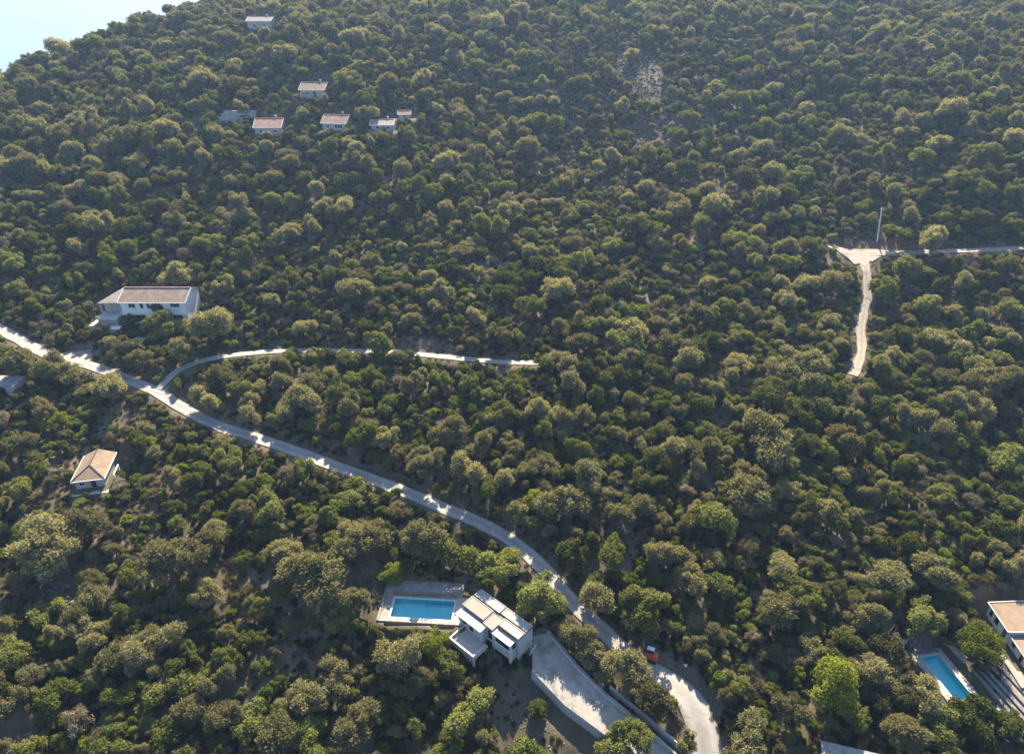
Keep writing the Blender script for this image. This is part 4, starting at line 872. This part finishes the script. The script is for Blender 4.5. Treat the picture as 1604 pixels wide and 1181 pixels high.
for i in range(NC - 1, NC // 3, -1):                                        # young growth closing the gaps
    x, y, z = float(cxx[i]), float(cy[i]), float(CZT[i])
    if padin[i] or rds[i] < 1.2 or opn[i] or (x + 158 * S) * -.78 + (y - 232 * S) * .62 > 40: continue
    if -75 < x < 125 and 150 < y < 330 and random.random() < .55 or low[i] and random.random() < .6: continue
    r = random.uniform(.7, 1.6); q = random.random(); sp_ = K if q < .66 else 'green_shrub' if q < .86 else D_
    if rds[i] < r * .8 + .3 or near(x, y, r, .60): continue
    zs = random.uniform(.7, 1.2); X, Y, f = proj(x, y, z + CZ[sp_] * r * zs); rp = r * FPX / f * 1.05
    if ((CLEAR[:, 0] - X) ** 2 + (CLEAR[:, 1] - Y) ** 2 < rp * rp).any(): continue
    plant(sp_, x, y, z, r, zs)

# individuals: the 300 of each kind that show largest; the rest is one mass
LAND = [('the villa with the long pool', (0, 80), 22), ('the tan-roofed house', (80, 76), 18), ('the tan-roofed bungalow', (-89, 115), 16), ('the long white arched house', (-95, 166), 20)]
def zone(x, y):
    for nm, c, r in LAND:
        if math.hypot(x - c[0], y - c[1]) < r: return 'around ' + nm
    best = min(((float(segdist(P, np.array([x]), np.array([y]))[0][0]), k) for k, P in LINES.items()))
    if best[0] < 6: return {'lane': 'along the pale lane', 'terrace': 'along the curving side road', 'upper': 'along the upper gravel track', 'stem': 'along the straight path'}[best[1]]
    Y_ = np.interp(x, LINES['lane'][::-1, 0], LINES['lane'][::-1, 1])
    if x > 23: return 'on the wooded slope above the narrow pool' if x > 45 else 'on the dense slope above the lane'
    if y < Y_: return 'on the open slope below the bungalow' if x < -55 else 'on the open slope below the lane'
    Y2 = np.interp(x, LINES['terrace'][:, 0], LINES['terrace'][:, 1])
    return 'on the dense slope above the side road' if y > Y2 else 'on the dark slope between lane and side road'
LOOK = {'pale_tree': ('pale brownish sparse tree', 'tree', 'sparse_tree'), O: ('grey-green olive tree', 'olive tree', 'olive_tree'), K: ('dark green evergreen oak', 'oak tree', 'oak_tree'), 'green_shrub': ('bright green low shrub', 'shrub', 'green_shrub'), D_: ('brownish dry bush', 'bush', 'dry_bush'),
        'lime_tree': ('tall yellow-green tree', 'tree', 'leafy_tree'), B_: ('round bright green tree', 'tree', 'leafy_tree'), 'umbrella_tree': ('tree', 'tree', 'leafy_tree')}
OWN = {}
def add_tree(t):
    sp_, x, y, z, r, zs, rot, fi, hd = t; look, cat, nm = LOOK[sp_]
    if sp_ == 'lime_tree': lab, grp = 'tall yellow-green tree standing out above the olives near the narrow pool', None
    elif sp_ == 'umbrella_tree': lab, grp = 'flat-topped yellowish tree shading the garden wall in front of the tan-roofed house', None
    else:
        H = r * zs; size = 'large' if H > 3.0 else 'small' if H < (1.9 if sp_ in (O, K, 'pale_tree') else 1.2) else 'middling'
        if sp_ == B_: size = ''
        zn = zone(x, y); lab = (size + ' ' + look + ' ' + zn).strip(); grp = (look.split(' ', 1)[0] + ' ' + cat + 's ' + ('' if not size else size + ' ') + zn)
    o = thing(nm, lab, cat, (x, y, z - .05), rot, grp); el = 1 + .16 * math.sin(x * 3.7 + y * 1.3); o.scale = (r * el, r / el, r * zs)
    cr, tk, _ = FORMS[sp_][fi]
    a = bpy.data.objects.new('trunk', tk); link(a, o); b = bpy.data.objects.new('crown', cr); link(b, o)
per = {}
for t in TREES:
    X, Y, f = proj(t[1], t[2], t[3] + CZ[t[0]] * t[4]); rp = t[4] * FPX / f
    vis = -rp * .6 < X < 1604 + rp * .6 and -rp * .6 < Y < 1181 + rp * .6
    per.setdefault(t[0], []).append((vis, rp, t))
REST = []
for sp_, lst in per.items():
    lst.sort(key=lambda q: (-q[0], -q[1])); nvis = min(300, sum(q[0] for q in lst))
    for q in lst[:nvis]: add_tree(q[2])
    REST += [q[2] for q in lst[nvis:]]

def scatter(name, forms, pts, idx, rot, scl, label=None):
    """One mass of vegetation or stone: geometry-nodes instances on points of the hillside."""
    fc = bpy.data.collections.new(name + ' forms')
    for i, me in enumerate(forms): fc.objects.link(bpy.data.objects.new('%s_form_%03d' % (name, i), me))
    me = bpy.data.meshes.new(name); me.from_pydata(pts, [], [])
    for nm, ty, dat in (('form', 'INT', idx), ('turn', 'FLOAT_VECTOR', rot), ('size', 'FLOAT_VECTOR', scl)):
        at = me.attributes.new(nm, ty, 'POINT'); at.data.foreach_set('value' if ty == 'INT' else 'vector', np.asarray(dat).ravel())
    o = link(bpy.data.objects.new(name, me)); tag(o, kind='stuff')
    ng = bpy.data.node_groups.new(name, 'GeometryNodeTree')
    ng.interface.new_socket('Geometry', in_out='INPUT', socket_type='NodeSocketGeometry'); ng.interface.new_socket('Geometry', in_out='OUTPUT', socket_type='NodeSocketGeometry')
    N, L = ng.nodes, ng.links; gi, go = N.new('NodeGroupInput'), N.new('NodeGroupOutput')
    ci = N.new('GeometryNodeCollectionInfo'); ci.inputs['Collection'].default_value = fc; ci.inputs['Separate Children'].default_value = True; ci.inputs['Reset Children'].default_value = True
    ip = N.new('GeometryNodeInstanceOnPoints'); ip.inputs['Pick Instance'].default_value = True
    def na(nm, dt):
        a = N.new('GeometryNodeInputNamedAttribute'); a.data_type = dt; a.inputs['Name'].default_value = nm; return a.outputs['Attribute']
    er = N.new('FunctionNodeEulerToRotation'); L.new(na('turn', 'FLOAT_VECTOR'), er.inputs[0])
    L.new(gi.outputs[0], ip.inputs['Points']); L.new(ci.outputs[0], ip.inputs['Instance']); L.new(na('form', 'INT'), ip.inputs['Instance Index'])
    L.new(er.outputs[0], ip.inputs['Rotation']); L.new(na('size', 'FLOAT_VECTOR'), ip.inputs['Scale']); L.new(ip.outputs[0], go.inputs[0])
    md = o.modifiers.new('scatter', 'NODES'); md.node_group = ng
    return o
allf, base = [], {}
for sp_ in FORMS: base[sp_] = len(allf); allf += [q[2] for q in FORMS[sp_]]
if REST:
    scatter('woodland', allf, [(t[1], t[2], t[3] - .05) for t in REST], [base[t[0]] + t[7] for t in REST], [(0, 0, t[6]) for t in REST], [(t[4] * (1 + .16 * math.sin(t[1] * 3.7)), t[4] * (1 - .14 * math.sin(t[1] * 3.7)), t[4] * t[5]) for t in REST])
print('TREES', len(TREES), {k: len(v) for k, v in per.items()}, 'rest', len(REST))

# ------------------------------------------------------------------ undergrowth, dry tufts, rubble
def tuft(seed, n, mat, hgt, spread, wd):
    g = np.random.default_rng(seed); a = g.uniform(0, 6.28, n); r = np.sqrt(g.random(n)) * spread; b = np.stack([np.cos(a) * r, np.sin(a) * r, np.full(n, -.05)], 1)
    h = hgt * g.uniform(.5, 1.1, n); tip = b + np.stack([np.cos(a) * h * g.uniform(.1, .7, n), np.sin(a) * h * g.uniform(.1, .7, n), h], 1)
    s_ = np.stack([-np.sin(a + 1), np.cos(a + 1), np.zeros(n)], 1) * wd
    V = np.stack([b - s_, b + s_, tip + s_ * .4, tip - s_ * .4], 1).reshape(-1, 3)
    return make_mesh('tuft', [(V, np.arange(n * 4).reshape(-1, 4), np.repeat(g.random(n), 4), mat)])
UF = []
for i in range(4):
    V, F_, rn = leaf_mesh('u', 'under_leaf_shade', 900 + i, 420, 8, .26, .42, .5, (.3, .5), asp=.7, stray=.2); UF.append(make_mesh('low_shrub', [(V, F_, rn, 'under_leaf_shade' if i < 3 else 'olive_leaf')]))
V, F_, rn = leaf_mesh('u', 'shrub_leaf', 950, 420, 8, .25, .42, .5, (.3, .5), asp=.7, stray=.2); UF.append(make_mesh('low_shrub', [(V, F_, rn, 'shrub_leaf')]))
for i in range(2): UF.append(tuft(970 + i, 220, 'dry_leaf', .75, .9, .06))
r3 = np.random.default_rng(23); NU = 150000
uy = np.sqrt(r3.uniform(52 ** 2, 375 ** 2, NU)); ux = r3.uniform(-1, 1, NU) * (uy * .86 + 20)
ok = np.ones(NU, bool); verge = np.zeros(NU, bool)
for key, P in LINES.items():
    box = (ux > P[:, 0].min() - 5) & (ux < P[:, 0].max() + 5) & (uy > P[:, 1].min() - 5) & (uy < P[:, 1].max() + 5)
    d, _ = segdist(P, ux[box], uy[box]); verge[box] |= d < ROADS[key][1] / 2 + 1.5; ok[box] &= d > ROADS[key][1] / 2 + (.55 if key == 'lane' else .25)
for poly, z, bl in PADS: ok &= ~(inpoly(poly, ux, uy) | (segdist(poly, ux, uy, True)[0] < .7))
ok &= ((ux + 158 * S) * -.78 + (uy - 232 * S) * .62) < 30
uz = zground(ux, uy); upx, upy, _f = proj(ux, uy, uz)
bare = np.zeros(NU, bool); lowu = np.zeros(NU, bool)
for p in OPEN: bare |= inpoly(p, upx, upy)
for p in LOW: lowu |= inpoly(p, upx, upy)
dens = np.array([mnoise.noise(Vector((x * .06, y * .06, 12.3))) + .6 * mnoise.noise(Vector((x * .2, y * .2, 2.3))) for x, y in zip(ux, uy)])
ok &= ~(bare & (r3.random(NU) < .45)) & ~((dens < -.25) & (r3.random(NU) < .6)) & ~(lowu & (uy < 130) & (r3.random(NU) < .35))
ux, uy, uz, dens, bare, lowu = (a[ok] for a in (ux, uy, uz, dens, bare, lowu)); verge = verge[ok]; nu = len(ux)
fi = np.where(r3.random(nu) < .86, r3.integers(0, 3, nu), np.where(r3.random(nu) < .35, 4, r3.integers(5, 7, nu)))
fi = np.where((bare | lowu | (dens < -.05)) & (r3.random(nu) < .55), r3.integers(5, 7, nu), fi)
fi = np.where(verge, r3.integers(5, 7, nu), fi); us = r3.uniform(.30, .95, nu) * np.where(bare, .65, 1.0) * np.where(verge, .55, 1.0)
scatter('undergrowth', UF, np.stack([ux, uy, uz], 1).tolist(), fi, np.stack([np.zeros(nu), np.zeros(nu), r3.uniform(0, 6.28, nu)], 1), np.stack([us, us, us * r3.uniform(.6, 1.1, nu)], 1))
def rock_mesh(seed, mat):
    import bmesh
    bm = bmesh.new(); bmesh.ops.create_icosphere(bm, subdivisions=1, radius=1.0); g = random.Random(seed)
    for v in bm.verts: v.co *= g.uniform(.65, 1.15); v.co.z *= .7
    me = bpy.data.meshes.new('rock'); bm.to_mesh(me); bm.free(); me.materials.append(MATS[mat]); return me
surf('scree_stone', (0.12, 0.112, 0.104), (0.18, 0.168, 0.155), 0.8, 0.95, 0.5, 4)
RF = [rock_mesh(i, ('scree_stone', 'old_stone')[i % 3 == 0]) for i in range(6)]
def rubble(name, polys, n, s0, s1, seed):
    g = np.random.default_rng(seed); P = []; Sz = []
    for pl, share in polys:
        W_ = np.array([atz(x, y, ground(x, y)[2]) for x, y in pl]); lo, hi = W_.min(0), W_.max(0); m_ = int(n * share * 4)
        q = np.stack([g.uniform(lo[0], hi[0], m_), g.uniform(lo[1], hi[1], m_)], 1); q = q[inpoly(W_, q[:, 0], q[:, 1])]
        dd = np.min([segdist(Q, q[:, 0], q[:, 1])[0] for Q in LINES.values()], 0); P.append(q[dd > 2.1][:int(n * share)])
    P = np.concatenate(P); z = zground(P[:, 0], P[:, 1]); m_ = len(P); sz = s0 + (s1 - s0) * g.random(m_) ** 3
    scatter(name, RF, np.c_[P, z + sz * .15].tolist(), g.integers(0, 6, m_), g.uniform(-.4, .4, (m_, 3)) + np.c_[np.zeros((m_, 2)), g.uniform(0, 6, m_)], np.stack([sz * g.uniform(.8, 1.5, m_), sz, sz * g.uniform(.6, 1.1, m_)], 1))
rubble('roadside_rubble', [([(985, 1003), (1040, 1020), (1085, 1050), (1130, 1100), (1140, 1150), (1124, 1145), (1108, 1090), (1060, 1062), (1015, 1040)], .45), ([(1062, 1135), (1080, 1100), (1090, 1181), (1066, 1181)], .15), ([(775, 1062), (838, 1052), (860, 1110), (890, 1181), (800, 1181), (770, 1120)], .25), ([(505, 870), (600, 885), (600, 960), (540, 980)], .15)], 2600, .04, .24, 31)
rubble('hillside_scree', [([(952, 76), (1000, 68), (1050, 100), (1058, 158), (1010, 185), (960, 132)], .40), ([(970, 190), (1058, 184), (1072, 240), (992, 250)], .22), ([(275, 188), (334, 182), (332, 204), (280, 210)], .1), ([(57, 907), (128, 897), (122, 952), (62, 962)], .02), ([(1425, 1000), (1450, 990), (1470, 1015), (1440, 1022)], .11)], 5200, .07, .55, 37)
def boulder(lab, px, py, s_, mat):
    g = ground(px, py); z = zg(g[0], g[1]); import bmesh
    o = bpy.data.objects.new('boulder', rock_mesh(int(px), mat)); link(o); o.location = (g[0], g[1], z + s_ * .2); o.scale = (s_ * 1.3, s_, s_ * .8); o.rotation_euler = (0, .1, px % 6); tag(o, lab, 'boulder')
boulder('white boulder beside the foot of the driveway wall, next to the lane', 1050, 1157, .5, 'white_paint'); boulder('pale boulder in the rubble bank above the orange digger', 1075, 1039, .45, 'white_paint'); boulder('jagged pale boulder behind the thin second driveway wall', 946, 1076, .7, 'white_plaster')

# ------------------------------------------------------------------ air
hz = MB().box(-14500, 14500, -14500, 14500, -253.0, 66.0)
hm, n, l = nodes_of('haze_air'); n.remove(n['Principled BSDF'])
pv = n.new('ShaderNodeVolumePrincipled'); pv.inputs['Color'].default_value = (.42, .62, 1.0, 1); pv.inputs['Density'].default_value = 0.00019; pv.inputs['Anisotropy'].default_value = .35
l.new(pv.outputs[0], n['Material Output'].inputs['Volume']); MATS['haze_air'] = hm
ho = hz.build('haze', 'haze_air'); tag(ho, kind='stuff')
